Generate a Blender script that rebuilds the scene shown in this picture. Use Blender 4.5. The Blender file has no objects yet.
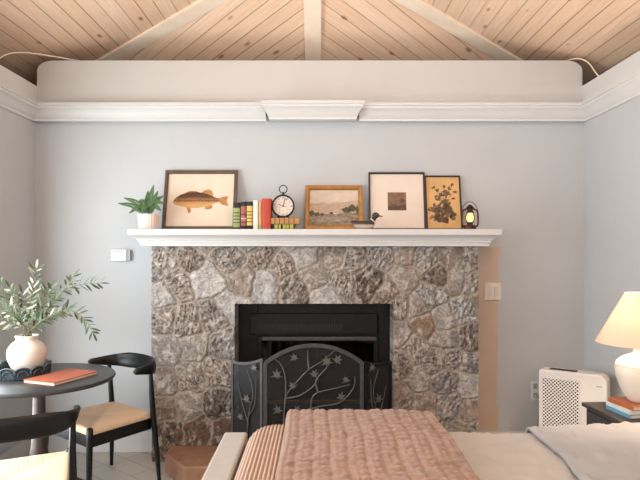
import bpy, bmesh, math, random
import numpy as np
from mathutils import Vector, Matrix

# ------------------------------------------------------------------ camera, world, lights, exposure
SC = bpy.context.scene
COL = SC.collection
PI = math.pi
FOC, CX, CY, EYE = 590.0, 317.0, 250.0, 1.475      # focal length in px, vanishing point, eye height

cam_d = bpy.data.cameras.new('camera')
cam = bpy.data.objects.new('camera', cam_d)
COL.objects.link(cam)
cam.location = (0, 0, EYE)
cam.rotation_euler = (PI / 2, 0, 0)
cam_d.sensor_fit = 'HORIZONTAL'
cam_d.sensor_width = 36.0
cam_d.lens = FOC / 640 * 36.0
cam_d.shift_x = (320 - CX) / 640
cam_d.shift_y = (CY - 240) / 640
cam_d.clip_start = 0.02
SC.camera = cam

SC.view_settings.view_transform = 'Standard'
SC.view_settings.look = 'None'
SC.view_settings.gamma = 1.0
SC.view_settings.exposure = 0.58
SC.view_settings.use_curve_mapping = False

world = bpy.data.worlds.new('world')
SC.world = world
world.use_nodes = True
wn = world.node_tree
wn.nodes.clear()
w_out = wn.nodes.new('ShaderNodeOutputWorld')
w_bg = wn.nodes.new('ShaderNodeBackground')
w_sky = wn.nodes.new('ShaderNodeTexSky')
w_sky.sky_type = 'HOSEK_WILKIE'
w_sky.sun_direction = (-0.5, -0.3, 0.6)
w_sky.turbidity = 4
w_bg.inputs['Strength'].default_value = 1.2
wn.links.new(w_sky.outputs['Color'], w_bg.inputs['Color'])
wn.links.new(w_bg.outputs['Background'], w_out.inputs['Surface'])


def area(name, loc, rot, sx, sy, power, col):
    d = bpy.data.lights.new(name, 'AREA')
    d.shape = 'RECTANGLE'
    d.size, d.size_y = sx, sy
    d.energy = power
    d.color = col
    o = bpy.data.objects.new(name, d)
    o.location = loc
    o.rotation_euler = rot
    COL.objects.link(o)
    return o


# daylight coming in at the window of the left wall and the windows of the rear wall
area('daylight_left', (-2.00, 2.95, 1.20), (0, -PI / 2, 0), 1.9, 1.4, 52, (0.88, 0.96, 1.0))
area('fill_left_near', (-2.00, 1.05, 1.75), (0, -PI / 2, 0), 1.1, 1.0, 20, (0.90, 0.96, 1.0))  # unseen fill light added on the left to brighten the chair seat
area('daylight_rear', (-0.60, -1.45, 1.60), (PI / 2, 0, 0), 2.2, 1.7, 12, (1.0, 0.975, 0.95))
area('daylight_rear_high', (0.95, -1.45, 1.90), (PI / 2, 0, 0), 1.3, 1.3, 9, (1.0, 0.95, 0.90))


# unseen fill light added above the view, bounced softly off the boarded ceiling
area('ceiling_bounce_fill', (0.55, 0.9, 2.15), (math.radians(163), 0, 0), 1.2, 0.6, 54, (0.95, 0.975, 1.0))


# ------------------------------------------------------------------ helpers
def X(px, Y):
    return (px - CX) / FOC * Y


def Z(py, Y):
    return EYE + (CY - py) / FOC * Y


def s2l(c):
    c = c / 255.0
    return c / 12.92 if c <= 0.04045 else ((c + 0.055) / 1.055) ** 2.4


def rgb(r, g, b):
    return (s2l(r), s2l(g), s2l(b), 1.0)


class NT:
    """small wrapper for building node materials"""
    def __init__(self, name):
        self.m = bpy.data.materials.new(name)
        self.m.use_nodes = True
        self.t = self.m.node_tree
        self.t.nodes.clear()
        self.out = self.t.nodes.new('ShaderNodeOutputMaterial')
        self.b = self.t.nodes.new('ShaderNodeBsdfPrincipled')
        self.t.links.new(self.b.outputs['BSDF'], self.out.inputs['Surface'])

    def n(self, kind, **kw):
        nd = self.t.nodes.new(kind)
        for k, v in kw.items():
            setattr(nd, k, v)
        return nd

    def l(self, a, b):
        self.t.links.new(a, b)

    def coords(self, scale=(1, 1, 1), rot=(0, 0, 0), kind='Object'):
        tc = self.n('ShaderNodeTexCoord')
        mp = self.n('ShaderNodeMapping')
        mp.inputs['Scale'].default_value = scale
        mp.inputs['Rotation'].default_value = rot
        self.l(tc.outputs[kind], mp.inputs['Vector'])
        return mp.outputs['Vector']

    def noise(self, vec, scale, detail=3, rough=0.55):
        nz = self.n('ShaderNodeTexNoise')
        nz.inputs['Scale'].default_value = scale
        nz.inputs['Detail'].default_value = detail
        nz.inputs['Roughness'].default_value = rough
        self.l(vec, nz.inputs['Vector'])
        return nz.outputs['Fac']

    def ramp(self, fac, stops):
        r = self.n('ShaderNodeValToRGB')
        e = r.color_ramp.elements
        while len(e) < len(stops):
            e.new(0.5)
        for i, (p, c) in enumerate(stops):
            e[i].position = p
            e[i].color = c
        self.l(fac, r.inputs['Fac'])
        return r.outputs['Color']

    def math(self, op, a, b=None, c=None):
        m = self.n('ShaderNodeMath', operation=op)
        for i, v in enumerate((a, b, c)):
            if v is None:
                continue
            if isinstance(v, (int, float)):
                m.inputs[i].default_value = v
            else:
                self.l(v, m.inputs[i])
        return m.outputs[0]

    def mix(self, fac, a, b, mode='MIX'):
        m = self.n('ShaderNodeMix', data_type='RGBA', blend_type=mode)
        for s, v in ((m.inputs[0], fac), (m.inputs[6], a), (m.inputs[7], b)):
            if isinstance(v, (int, float)):
                s.default_value = v
            elif isinstance(v, tuple):
                s.default_value = v
            else:
                self.l(v, s)
        return m.outputs[2]

    def bump(self, h, strength=0.3, dist=0.01):
        b = self.n('ShaderNodeBump')
        b.inputs['Strength'].default_value = strength
        b.inputs['Distance'].default_value = dist
        self.l(h, b.inputs['Height'])
        self.l(b.outputs['Normal'], self.b.inputs['Normal'])

    def set(self, **kw):
        for k, v in kw.items():
            s = self.b.inputs[k.replace('_', ' ')]
            if isinstance(v, (int, float, tuple)):
                s.default_value = v
            else:
                self.l(v, s)
        return self.m


def simple(name, c, rough=0.5, metal=0.0, var=0.12, scale=18, bump=0.0, spec=0.5, stretch=(1, 1, 1)):
    """one procedural material: a colour that wanders a little with noise, optional bump"""
    t = NT(name)
    v = t.coords(stretch)
    f = t.noise(v, scale, 4)
    c1 = tuple(min(1, x * (1 - var)) for x in c[:3]) + (1,)
    c2 = tuple(min(1, x * (1 + var)) for x in c[:3]) + (1,)
    t.set(Base_Color=t.ramp(f, [(0.3, c1), (0.7, c2)]), Roughness=rough, Metallic=metal)
    t.b.inputs['Specular IOR Level'].default_value = spec
    if bump:
        t.bump(t.noise(v, scale * 4, 3), bump, 0.004)
    return t.m


# ------------------------------------------------------------------ materials
M = {}
M['wall'] = simple('wall_paint', rgb(186, 188, 190), 0.75, var=0.02, scale=3, bump=0.05, spec=0.2)
M['white'] = simple('white_trim_paint', rgb(206, 204, 202), 0.45, var=0.02, scale=4)
M['parapet'] = simple('warm_white_paint', rgb(194, 190, 186), 0.6, var=0.02, scale=3)
M['patch'] = simple('beige_strip', rgb(200, 178, 160), 0.85, var=0.05, scale=6, bump=0.1)
M['black_metal'] = simple('black_metal', rgb(34, 33, 34), 0.42, 0.6, 0.2, 30)
M['soot'] = simple('sooty_metal', rgb(24, 22, 22), 0.8, 0.0, 0.3, 12)
M['iron'] = simple('wrought_iron', rgb(72, 70, 72), 0.5, 0.35, 0.2, 40)
M['iron_leaf'] = simple('worn_iron', rgb(98, 93, 90), 0.5, 0.35, 0.25, 40)
M['firebrick'] = simple('firebrick', rgb(66, 52, 44), 0.9, 0, 0.35, 15, 0.2)
M['brass'] = simple('dull_brass', rgb(120, 92, 60), 0.4, 0.7, 0.1, 30)
M['black_wood'] = simple('black_lacquered_wood', rgb(11, 11, 12), 0.36, 0, 0.25, 14, 0.03, spec=0.35, stretch=(1, 1, 4))
M['table_top'] = simple('black_table_top', rgb(44, 43, 44), 0.36, 0, 0.2, 10, 0.03)
M['bronze_wood'] = simple('turned_dark_wood', rgb(66, 53, 46), 0.4, 0, 0.2, 20)
M['dark_wood'] = simple('dark_stained_wood', rgb(64, 58, 55), 0.45, 0, 0.25, 10, 0.04, stretch=(1, 6, 1))
M['ceramic'] = simple('cream_ceramic', rgb(226, 212, 196), 0.55, 0, 0.05, 14, 0.08)
M['lamp_ceramic'] = simple('ivory_ceramic', rgb(232, 220, 204), 0.35, 0, 0.03, 12)
M['basket'] = simple('blackened_rattan', rgb(44, 50, 55), 0.6, 0, 0.35, 60, 0.4)
M['leather'] = simple('rust_leather', rgb(160, 84, 56), 0.5, 0, 0.14, 20, 0.1)
M['paper'] = simple('book_pages', rgb(228, 214, 196), 0.9, 0, 0.05, 60)
M['plastic'] = simple('white_plastic', rgb(214, 209, 204), 0.35, 0, 0.02, 5)
M['plastic_grey'] = simple('grey_plastic', rgb(150, 150, 150), 0.4, 0, 0.05, 8)
M['slot'] = simple('dark_slot', rgb(40, 38, 38), 0.7, 0, 0.1, 10)
M['cable'] = simple('cream_cable', rgb(226, 208, 184), 0.5, 0, 0.04, 10)
M['stem'] = simple('olive_stem', rgb(104, 100, 72), 0.7, 0, 0.2, 40)
M['footboard'] = simple('cream_upholstery', rgb(172, 166, 159), 0.85, 0, 0.03, 30, 0.1, spec=0.2)
M['mattress'] = simple('mattress_ticking', rgb(232, 226, 218), 0.9, 0, 0.03, 20)
M['linen'] = simple('white_linen', rgb(182, 178, 175), 0.9, 0, 0.03, 8, 0.06, spec=0.15)
M['sheet'] = simple('white_sheet', rgb(166, 166, 169), 0.9, 0, 0.02, 8, 0.06, spec=0.15)
M['gold'] = simple('antique_gilt_wood', rgb(164, 116, 58), 0.42, 0.25, 0.22, 25, 0.1)
M['frame_brown'] = simple('dark_walnut_frame', rgb(88, 70, 58), 0.5, 0, 0.2, 14, 0.05)
M['frame_black'] = simple('thin_black_frame', rgb(36, 30, 29), 0.45, 0, 0.15, 14)
M['mat_board'] = simple('cream_mat_board', rgb(222, 206, 192), 0.85, 0, 0.03, 9)
M['bronze'] = simple('aged_copper', rgb(72, 40, 32), 0.38, 0.6, 0.3, 40)
M['clock_black'] = simple('clock_black_metal', rgb(36, 33, 33), 0.45, 0.4, 0.2, 30)
M['hearth'] = simple('brown_hearth_stone', rgb(140, 102, 78), 0.6, 0, 0.25, 9, 0.25)
M['rubber'] = simple('black_rubber', rgb(30, 30, 30), 0.7)


def flat(name, c, rough=0.8, var=0.06, scale=25):
    if name not in M:
        M[name] = simple(name, c, rough, 0, var, scale)
    return M[name]


def mat_cord():
    t = NT('paper_cord')
    uv = t.n('ShaderNodeUVMap')
    sp = t.n('ShaderNodeSeparateXYZ')
    t.l(uv.outputs['UV'], sp.inputs[0])
    st = t.math('ABSOLUTE', t.math('SINE', t.math('MULTIPLY', sp.outputs['Y'], PI / 0.011)))
    nz = t.noise(t.coords((1, 1, 1)), 60, 3)
    c = t.mix(nz, rgb(226, 192, 156), rgb(244, 218, 188))
    c = t.mix(t.math('MULTIPLY', t.math('SUBTRACT', 1, st), 0.5), c, rgb(176, 136, 98))
    t.set(Base_Color=c, Roughness=0.8)
    t.bump(st, 0.6, 0.003)
    return t.m


def mat_boards(name, tint=1.0):
    """pine boards: UV u along the board, v across it, in metres"""
    t = NT(name)
    uv = t.n('ShaderNodeUVMap')
    sp = t.n('ShaderNodeSeparateXYZ')
    t.l(uv.outputs['UV'], sp.inputs[0])
    u, v = sp.outputs['X'], sp.outputs['Y']
    q = t.math('DIVIDE', v, 0.108)
    idx = t.math('FLOOR', q)
    fr = t.math('FRACT', q)
    edge = t.math('MINIMUM', fr, t.math('SUBTRACT', 1, fr))
    groove = t.math('LESS_THAN', edge, 0.035)
    wn_ = t.n('ShaderNodeTexWhiteNoise', noise_dimensions='1D')
    t.l(idx, wn_.inputs['W'])
    cb = t.n('ShaderNodeCombineXYZ')
    t.l(t.math('ADD', t.math('MULTIPLY', u, 2.2), t.math('MULTIPLY', idx, 7.3)), cb.inputs[0])
    t.l(t.math('MULTIPLY', v, 34.0), cb.inputs[1])
    t.l(t.math('MULTIPLY', idx, 3.1), cb.inputs[2])
    grain = t.noise(cb.outputs[0], 1.6, 5, 0.6)
    c = t.ramp(grain, [(0.25, rgb(228, 192, 162)), (0.5, rgb(240, 208, 180)), (0.8, rgb(247, 222, 198))])
    c = t.mix(t.math('MULTIPLY', wn_.outputs['Value'], 0.42), c, rgb(224, 182, 148))
    # knots
    cb2 = t.n('ShaderNodeCombineXYZ')
    t.l(t.math('MULTIPLY', u, 3.4), cb2.inputs[0])
    t.l(t.math('MULTIPLY', v, 7.5), cb2.inputs[1])
    vo = t.n('ShaderNodeTexVoronoi')
    vo.inputs['Scale'].default_value = 1.0
    t.l(cb2.outputs[0], vo.inputs['Vector'])
    kn = t.ramp(vo.outputs['Distance'], [(0.06, (1, 1, 1, 1)), (0.15, (0, 0, 0, 1))])
    c = t.mix(t.math('MULTIPLY', kn, 0.75), c, rgb(132, 84, 56))
    c = t.mix(t.math('MULTIPLY', groove, t.math('MULTIPLY_ADD', wn_.outputs['Value'], 0.5, 0.25)), c, rgb(120, 82, 58))
    t.set(Base_Color=c, Roughness=0.6)
    t.b.inputs['Specular IOR Level'].default_value = 0.25
    t.bump(t.math('MULTIPLY', t.math('SUBTRACT', 1, groove), 1.0), 0.7, 0.006)
    return t.m


def mat_beam():
    t = NT('pale_pine_beam')
    g = t.noise(t.coords((2.2, 2.2, 2.2)), 2.5, 3)
    c = t.ramp(g, [(0.3, rgb(240, 217, 192)), (0.7, rgb(250, 234, 214))])
    t.set(Base_Color=c, Roughness=0.6)
    return t.m


def mat_floor():
    t = NT('grey_stone_tile')
    v = t.coords((1, 1, 1), (0, 0, math.radians(40)))
    br = t.n('ShaderNodeTexBrick')
    br.inputs['Scale'].default_value = 1.0
    br.inputs['Brick Width'].default_value = 0.62
    br.inputs['Row Height'].default_value = 0.155
    br.inputs['Mortar Size'].default_value = 0.004
    br.inputs['Color1'].default_value = rgb(158, 149, 140)
    br.inputs['Color2'].default_value = rgb(182, 173, 164)
    br.inputs['Mortar'].default_value = rgb(128, 122, 117)
    t.l(v, br.inputs['Vector'])
    g = t.noise(t.coords((3, 16, 1), (0, 0, math.radians(40))), 3, 4)
    c = t.mix(t.math('MULTIPLY', g, 0.5), br.outputs['Color'], rgb(190, 181, 172))
    t.set(Base_Color=c, Roughness=0.45)
    return t.m


def mat_stone():
    t = NT('carved_field_stone')
    at = t.n('ShaderNodeVertexColor', layer_name='stone')
    v = t.coords((1, 1, 1))
    n1 = t.noise(v, 70, 6, 0.7)
    n2 = t.noise(v, 26, 5, 0.65)
    c = t.mix(t.math('MULTIPLY', t.ramp(n1, [(0.38, (1, 1, 1, 1)), (0.46, (0, 0, 0, 1))]), 0.45), at.outputs['Color'], rgb(62, 50, 44))
    c = t.mix(t.math('MULTIPLY', t.ramp(n2, [(0.58, (0, 0, 0, 1)), (0.68, (1, 1, 1, 1))]), 0.42), c, rgb(222, 214, 206))
    t.set(Base_Color=c, Roughness=0.62)
    t.bump(t.math('ADD', n1, n2), 0.55, 0.012)
    return t.m


def mat_quilt():
    t = NT('pink_puff_quilt')
    v = t.coords((1, 1, 1))
    c = t.mix(t.noise(v, 24, 3), rgb(114, 83, 65), rgb(170, 137, 117))
    t.set(Base_Color=c, Roughness=0.9)
    t.b.inputs['Specular IOR Level'].default_value = 0.15
    t.b.inputs['Sheen Weight'].default_value = 0.3
    t.bump(t.noise(v, 160, 3), 0.25, 0.003)
    return t.m


def mat_mesh():
    t = NT('fine_wire_mesh')
    tr = t.n('ShaderNodeBsdfTransparent')
    mx = t.n('ShaderNodeMixShader')
    # a real weave of thin wires: opaque wires, open gaps
    v = t.coords((1, 1, 1), (0, PI / 4, 0))
    sp = t.n('ShaderNodeSeparateXYZ')
    t.l(v, sp.inputs[0])
    pitch = 0.0045

    def wires(s):
        fr = t.math('FRACT', t.math('DIVIDE', s, pitch))
        return t.math('LESS_THAN', fr, 0.30)
    f = t.math('MAXIMUM', wires(sp.outputs['X']), wires(sp.outputs['Z']))
    t.set(Base_Color=rgb(48, 46, 47), Roughness=0.5, Metallic=0.3)
    t.l(f, mx.inputs[0])
    t.l(tr.outputs[0], mx.inputs[1])
    t.l(t.b.outputs[0], mx.inputs[2])
    t.l(mx.outputs[0], t.out.inputs['Surface'])
    return t.m


def mat_grille():
    t = NT('perforated_plastic')
    v = t.coords((1, 1, 1), (0, PI / 4, 0))
    sp = t.n('ShaderNodeSeparateXYZ')
    t.l(v, sp.inputs[0])
    p = 0.0165

    def cell(s):
        return t.math('SUBTRACT', t.math('FRACT', t.math('DIVIDE', s, p)), 0.5)
    a, b = cell(sp.outputs['X']), cell(sp.outputs['Z'])
    d = t.math('SQRT', t.math('ADD', t.math('MULTIPLY', a, a), t.math('MULTIPLY', b, b)))
    hole = t.math('LESS_THAN', d, 0.36)
    t.set(Base_Color=t.mix(hole, rgb(228, 224, 220), rgb(44, 40, 40)), Roughness=0.4)
    t.bump(t.math('SUBTRACT', 1, hole), 0.8, 0.004)
    return t.m


def mat_shade():
    t = NT('linen_lamp_shade')
    v = t.coords((30, 30, 200))
    c = t.mix(t.noise(v, 3, 4), rgb(226, 200, 176), rgb(242, 222, 204))
    t.set(Base_Color=c, Roughness=0.9)
    tl = t.n('ShaderNodeBsdfTranslucent')
    t.l(c, tl.inputs['Color'])
    mx = t.n('ShaderNodeMixShader')
    mx.inputs[0].default_value = 0.20
    t.l(t.b.outputs[0], mx.inputs[1])
    t.l(tl.outputs[0], mx.inputs[2])
    t.l(mx.outputs[0], t.out.inputs['Surface'])
    return t.m


def mat_glass(name, tint=(0.9, 0.9, 0.9, 1), gloss=0.12):
    t = NT(name)
    tr = t.n('ShaderNodeBsdfTransparent')
    tr.inputs['Color'].default_value = tint
    gl = t.n('ShaderNodeBsdfGlossy')
    gl.inputs['Roughness'].default_value = 0.03
    mx = t.n('ShaderNodeMixShader')
    fr = t.n('ShaderNodeFresnel')
    fr.inputs['IOR'].default_value = 1.5
    t.l(t.math('MAXIMUM', fr.outputs[0], gloss), mx.inputs[0])
    t.l(tr.outputs[0], mx.inputs[1])
    t.l(gl.outputs[0], mx.inputs[2])
    t.l(mx.outputs[0], t.out.inputs['Surface'])
    return t.m


def mat_emit(name, c, s):
    t = NT(name)
    t.set(Base_Color=c, Emission_Color=c, Emission_Strength=s)
    return t.m


def mat_leaf(name, top, under):
    t = NT(name)
    g = t.n('ShaderNodeNewGeometry')
    v = t.coords((1, 1, 1))
    c1 = t.mix(t.noise(v, 30, 2), tuple(x * 0.7 for x in top[:3]) + (1,), tuple(min(1, x * 1.35) for x in top[:3]) + (1,))
    t.set(Base_Color=t.mix(g.outputs['Backfacing'], c1, under), Roughness=0.55)
    t.b.inputs['Specular IOR Level'].default_value = 0.25
    return t.m


M['cord'] = mat_cord()
M['boards'] = mat_boards('pine_ceiling_boards')
M['beam'] = mat_beam()
M['floor'] = mat_floor()
M['stone'] = mat_stone()
M['quilt'] = mat_quilt()
M['mesh'] = mat_mesh()
M['grille'] = mat_grille()
M['shade'] = mat_shade()
M['pane'] = mat_glass('window_glass', (0.96, 0.97, 0.97, 1), 0.03)
M['door_glass'] = mat_glass('smoked_door_glass', (0.35, 0.33, 0.32, 1), 0.10)
M['globe'] = mat_glass('lantern_glass', (0.95, 0.93, 0.88, 1), 0.06)
M['glow'] = mat_emit('lantern_flame', rgb(255, 224, 140), 1.3)
M['olive_leaf'] = mat_leaf('olive_leaf', rgb(38, 56, 32), rgb(86, 100, 74))
M['olive_pale'] = mat_leaf('pale_olive_leaf', rgb(128, 134, 106), rgb(164, 164, 140))
M['fern'] = mat_leaf('fern_green', rgb(62, 98, 58), rgb(86, 116, 78))


# ------------------------------------------------------------------ mesh builder
class MB:
    def __init__(self):
        self.bm = bmesh.new()
        self.uv = None

    def box(self, x0, x1, y0, y1, z0, z1, mtx=None):
        vs = [self.bm.verts.new((x, y, z)) for x in (x0, x1) for y in (y0, y1) for z in (z0, z1)]
        for f in ((0, 1, 3, 2), (4, 6, 7, 5), (0, 4, 5, 1), (2, 3, 7, 6), (0, 2, 6, 4), (1, 5, 7, 3)):
            self.bm.faces.new([vs[i] for i in f])
        if mtx is not None:
            for v in vs:
                v.co = mtx @ v.co
        return self

    def loft(self, rings, closed=True, caps=True):
        vr = [[self.bm.verts.new(p) for p in r] for r in rings]
        n = len(vr[0])
        for a, b in zip(vr, vr[1:]):
            for i in range(n if closed else n - 1):
                j = (i + 1) % n
                self.bm.faces.new((a[i], a[j], b[j], b[i]))
        if caps and closed:
            self.bm.faces.new(list(reversed(vr[0])))
            self.bm.faces.new(vr[-1])
        return self

    def tube(self, pts, r, n=8, caps=True, flatten=None):
        """sweep a round (or elliptical: r = (side, up)) section along points"""
        pts = [Vector(p) for p in pts]
        rings = []
        for i, p in enumerate(pts):
            a = pts[max(i - 1, 0)]
            b = pts[min(i + 1, len(pts) - 1)]
            d = (b - a).normalized()
            up = Vector((0, 0, 1)) if abs(d.z) < 0.92 else Vector((0, 1, 0))
            sd = d.cross(up).normalized()
            up = sd.cross(d).normalized()
            ri = r[i] if isinstance(r, list) else r
            ra, rb = ri if isinstance(ri, tuple) else (ri, ri)
            rings.append([p + sd * (ra * math.cos(k / n * 2 * PI)) + up * (rb * math.sin(k / n * 2 * PI)) for k in range(n)])
        return self.loft(rings, True, caps)

    def lathe(self, prof, n=32, c=(0, 0, 0), rib=0, ribamp=0.0, caps=True):
        rings = []
        for (r, z) in prof:
            ring = []
            for k in range(n):
                a = k / n * 2 * PI
                rr = r * (1 + (ribamp * math.cos(rib * a) if rib else 0))
                ring.append((c[0] + rr * math.cos(a), c[1] + rr * math.sin(a), c[2] + z))
            rings.append(ring)
        return self.loft(rings, True, caps)

    def prism(self, pts, y0, y1, tf=None):
        """outline in x,z extruded from y0 (front) to y1"""
        tf = tf or (lambda p: p)
        a = [self.bm.verts.new(tf(Vector((x, y0, z)))) for x, z in pts]
        b = [self.bm.verts.new(tf(Vector((x, y1, z)))) for x, z in pts]
        n = len(pts)
        self.bm.faces.new(a)
        self.bm.faces.new(list(reversed(b)))
        for i in range(n):
            j = (i + 1) % n
            self.bm.faces.new((a[j], a[i], b[i], b[j]))
        return self

    def slab(self, pts, z0, z1):
        """outline in x,y extruded in z"""
        a = [self.bm.verts.new((x, y, z0)) for x, y in pts]
        b = [self.bm.verts.new((x, y, z1)) for x, y in pts]
        n = len(pts)
        self.bm.faces.new(list(reversed(a)))
        self.bm.faces.new(b)
        for i in range(n):
            j = (i + 1) % n
            self.bm.faces.new((a[i], a[j], b[j], b[i]))
        return self

    def ball(self, c, r, n=16, m=10):
        rx, ry, rz = r if isinstance(r, tuple) else (r, r, r)
        prof = [(max(math.sin(PI * i / m), 0.02), -math.cos(PI * i / m)) for i in range(m + 1)]
        rings = [[(c[0] + rx * q * math.cos(k / n * 2 * PI), c[1] + ry * q * math.sin(k / n * 2 * PI), c[2] + rz * z) for k in range(n)] for q, z in prof]
        return self.loft(rings)

    def torus(self, c, R, r, n=28, m=8, axis='y', a0=0, a1=2 * PI):
        full = abs(a1 - a0 - 2 * PI) < 1e-6
        pts = []
        for k in range(n + 1):
            a = a0 + (a1 - a0) * k / n
            ca, sa = math.cos(a), math.sin(a)
            ring = []
            for j in range(m):
                b = j / m * 2 * PI
                rr = R + r * math.cos(b)
                h = r * math.sin(b)
                if axis == 'y':
                    ring.append((c[0] + rr * ca, c[1] + h, c[2] + rr * sa))
                else:
                    ring.append((c[0] + rr * ca, c[1] + rr * sa, c[2] + h))
            pts.append(ring)
        return self.loft(pts, True, not full)

    def grid(self, nx, ny, fn):
        vs = [[self.bm.verts.new(fn(i / nx, j / ny)) for i in range(nx + 1)] for j in range(ny + 1)]
        for j in range(ny):
            for i in range(nx):
                self.bm.faces.new((vs[j][i], vs[j][i + 1], vs[j + 1][i + 1], vs[j + 1][i]))
        return vs

    def leaf(self, base, d, up, length, width, curl=0.1, seg=3):
        """a thin pointed leaf blade from base along d, facing up"""
        d = d.normalized()
        sd = d.cross(up)
        if sd.length < 1e-4:
            sd = d.cross(Vector((1, 0, 0)))
        sd.normalize()
        nn = sd.cross(d).normalized()
        prof = [(0, 0.12), (0.3, 0.85), (0.6, 1.0), (0.85, 0.55), (1.0, 0.04)]
        L, R_, C_ = [], [], []
        for t, w in prof:
            p = base + d * (t * length) - nn * (curl * length * t * t)
            C_.append(self.bm.verts.new(p - nn * 0.06 * width))
            L.append(self.bm.verts.new(p + sd * (w * width / 2)))
            R_.append(self.bm.verts.new(p - sd * (w * width / 2)))
        for i in range(len(prof) - 1):
            self.bm.faces.new((L[i], C_[i], C_[i + 1], L[i + 1]))
            self.bm.faces.new((C_[i], R_[i], R_[i + 1], C_[i + 1]))
        return self

    def build(self, name, mat, parent=None, smooth=None, bevel=0, seg=2, normals=True, merge=False):
        bm = self.bm
        if merge:
            bmesh.ops.remove_doubles(bm, verts=bm.verts, dist=1e-5)
        if normals:
            bmesh.ops.recalc_face_normals(bm, faces=bm.faces)
        me = bpy.data.meshes.new(name)
        bm.to_mesh(me)
        bm.free()
        mats = mat if isinstance(mat, list) else [mat]
        for m_ in mats:
            me.materials.append(m_)
        o = bpy.data.objects.new(name, me)
        COL.objects.link(o)
        if parent is not None:
            o.parent = parent
        if bevel:
            b = o.modifiers.new('bevel', 'BEVEL')
            b.width = bevel
            b.segments = seg
            b.limit_method = 'ANGLE'
        if smooth is not None:
            me.polygons.foreach_set('use_smooth', [True] * len(me.polygons))
            if smooth > 0:
                me.set_sharp_from_angle(angle=math.radians(smooth))
        return o


def tag(o, label=None, cat=None, group=None, kind=None):
    for k, v in (('label', label), ('category', cat), ('group', group), ('kind', kind)):
        if v:
            o[k] = v
    return o


def thing(name, label, cat, loc=(0, 0, 0), rot=(0, 0, 0), group=None):
    o = bpy.data.objects.new(name, None)
    o.empty_display_size = 0.05
    COL.objects.link(o)
    o.location = loc
    o.rotation_euler = rot if isinstance(rot, tuple) else (0, 0, rot)
    return tag(o, label, cat, group)


def struct(o):
    o['kind'] = 'structure'
    return o


def spline(pts, n=6):
    """Catmull-Rom through points"""
    P = [Vector(p) for p in pts]
    P = [P[0] * 2 - P[1]] + P + [P[-1] * 2 - P[-2]]
    out = []
    for i in range(1, len(P) - 2):
        for k in range(n):
            t = k / n
            a, b, c, d = P[i - 1], P[i], P[i + 1], P[i + 2]
            out.append(0.5 * ((2 * b) + (c - a) * t + (2 * a - 5 * b + 4 * c - d) * t * t + (3 * b - a - 3 * c + d) * t ** 3))
    out.append(P[-2])
    return out


_lat = {}


def vnoise(x, y, seed):
    """value noise on numpy arrays"""
    if seed not in _lat:
        _lat[seed] = np.random.RandomState(seed).rand(256, 256)
    L = _lat[seed]
    xi, yi = np.floor(x).astype(int), np.floor(y).astype(int)
    fx, fy = x - xi, y - yi
    fx, fy = fx * fx * (3 - 2 * fx), fy * fy * (3 - 2 * fy)
    a, b = L[xi % 256, yi % 256], L[(xi + 1) % 256, yi % 256]
    c, d = L[xi % 256, (yi + 1) % 256], L[(xi + 1) % 256, (yi + 1) % 256]
    return (a * (1 - fx) + b * fx) * (1 - fy) + (c * (1 - fx) + d * fx) * fy


def fbm(x, y, seed, o=4):
    s, a, t = 0, 0.5, 0
    for k in range(o):
        s = s + a * vnoise(x * 2 ** k + 17 * k, y * 2 ** k + 5 * k, seed + k)
        t += a
        a *= 0.55
    return s / t


def sstep(a, b, x):
    t = np.clip((x - a) / (b - a), 0, 1)
    return t * t * (3 - 2 * t)


# ------------------------------------------------------------------ the room
WY = 4.31                       # back wall
WL, WR = X(35, WY), X(584, WY)  # side walls
REAR = -1.6
TOP = Z(60, WY - 0.03)          # top of the back wall band
SIDE_TOP = Z(87.5, WY)
CR_BOT = Z(122.5, WY)
OPX0, OPX1, OPZ = -0.60, 0.56, 1.16   # hole for the fireplace in the back wall

struct(MB().box(WL - 0.35, WR + 0.35, REAR - 0.2, WY + 0.3, -0.1, 0).build('floor', M['floor']))

wb = MB()
wb.box(WL - 0.34, OPX0, WY, WY + 0.2, 0, 2.5)
wb.box(OPX1, WR + 0.34, WY, WY + 0.2, 0, 2.5)
wb.box(OPX0, OPX1, WY, WY + 0.2, OPZ, 2.5)
struct(wb.build('wall_back', M['wall']))
# the white band that tops the back wall, its upper corners rounded off
bx0, bx1, bz0 = X(36.5, WY - 0.03), X(583, WY - 0.03), 2.5
rr = 0.075
pts = [(bx0, bz0), (bx1, bz0)]
for k in range(7):
    a = k / 6 * PI / 2
    pts.append((bx1 - rr * 1.6 + rr * 1.6 * math.cos(a), TOP - rr + rr * math.sin(a)))
for k in range(7):
    a = PI / 2 + k / 6 * PI / 2
    pts.append((bx0 + rr * 1.6 + rr * 1.6 * math.cos(a), TOP - rr + rr * math.sin(a)))
struct(MB().prism(pts, WY - 0.03, WY + 0.2).build('wall_back_band', M['parapet'], bevel=0.008))

# left wall with a window and an added one nearer the camera, both outside the frame
wx0, wx1, wz0, wz1 = 2.2, 3.7, 0.2, 2.2
wl = MB()
nx0, nx1, nz0, nz1 = 0.5, 1.6, 1.15, 2.3
wl.box(WL - 0.2, WL, REAR, nx0, 0, SIDE_TOP)
wl.box(WL - 0.2, WL, nx1, wx0, 0, SIDE_TOP)
wl.box(WL - 0.2, WL, nx0, nx1, 0, nz0)
wl.box(WL - 0.2, WL, nx0, nx1, nz1, SIDE_TOP)
wl.box(WL - 0.2, WL, wx1, WY + 0.2, 0, SIDE_TOP)
wl.box(WL - 0.2, WL, wx0, wx1, 0, wz0)
wl.box(WL - 0.2, WL, wx0, wx1, wz1, SIDE_TOP)
wl.box(WL - 0.64, WL - 0.54, REAR, WY + 0.75, SIDE_TOP - 0.3, 2.80)
wl.box(WL - 0.64, WL - 0.19, REAR, WY + 0.75, SIDE_TOP - 0.3, SIDE_TOP - 0.2)
struct(wl.build('wall_left', M['wall']))
wrt = MB()
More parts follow.
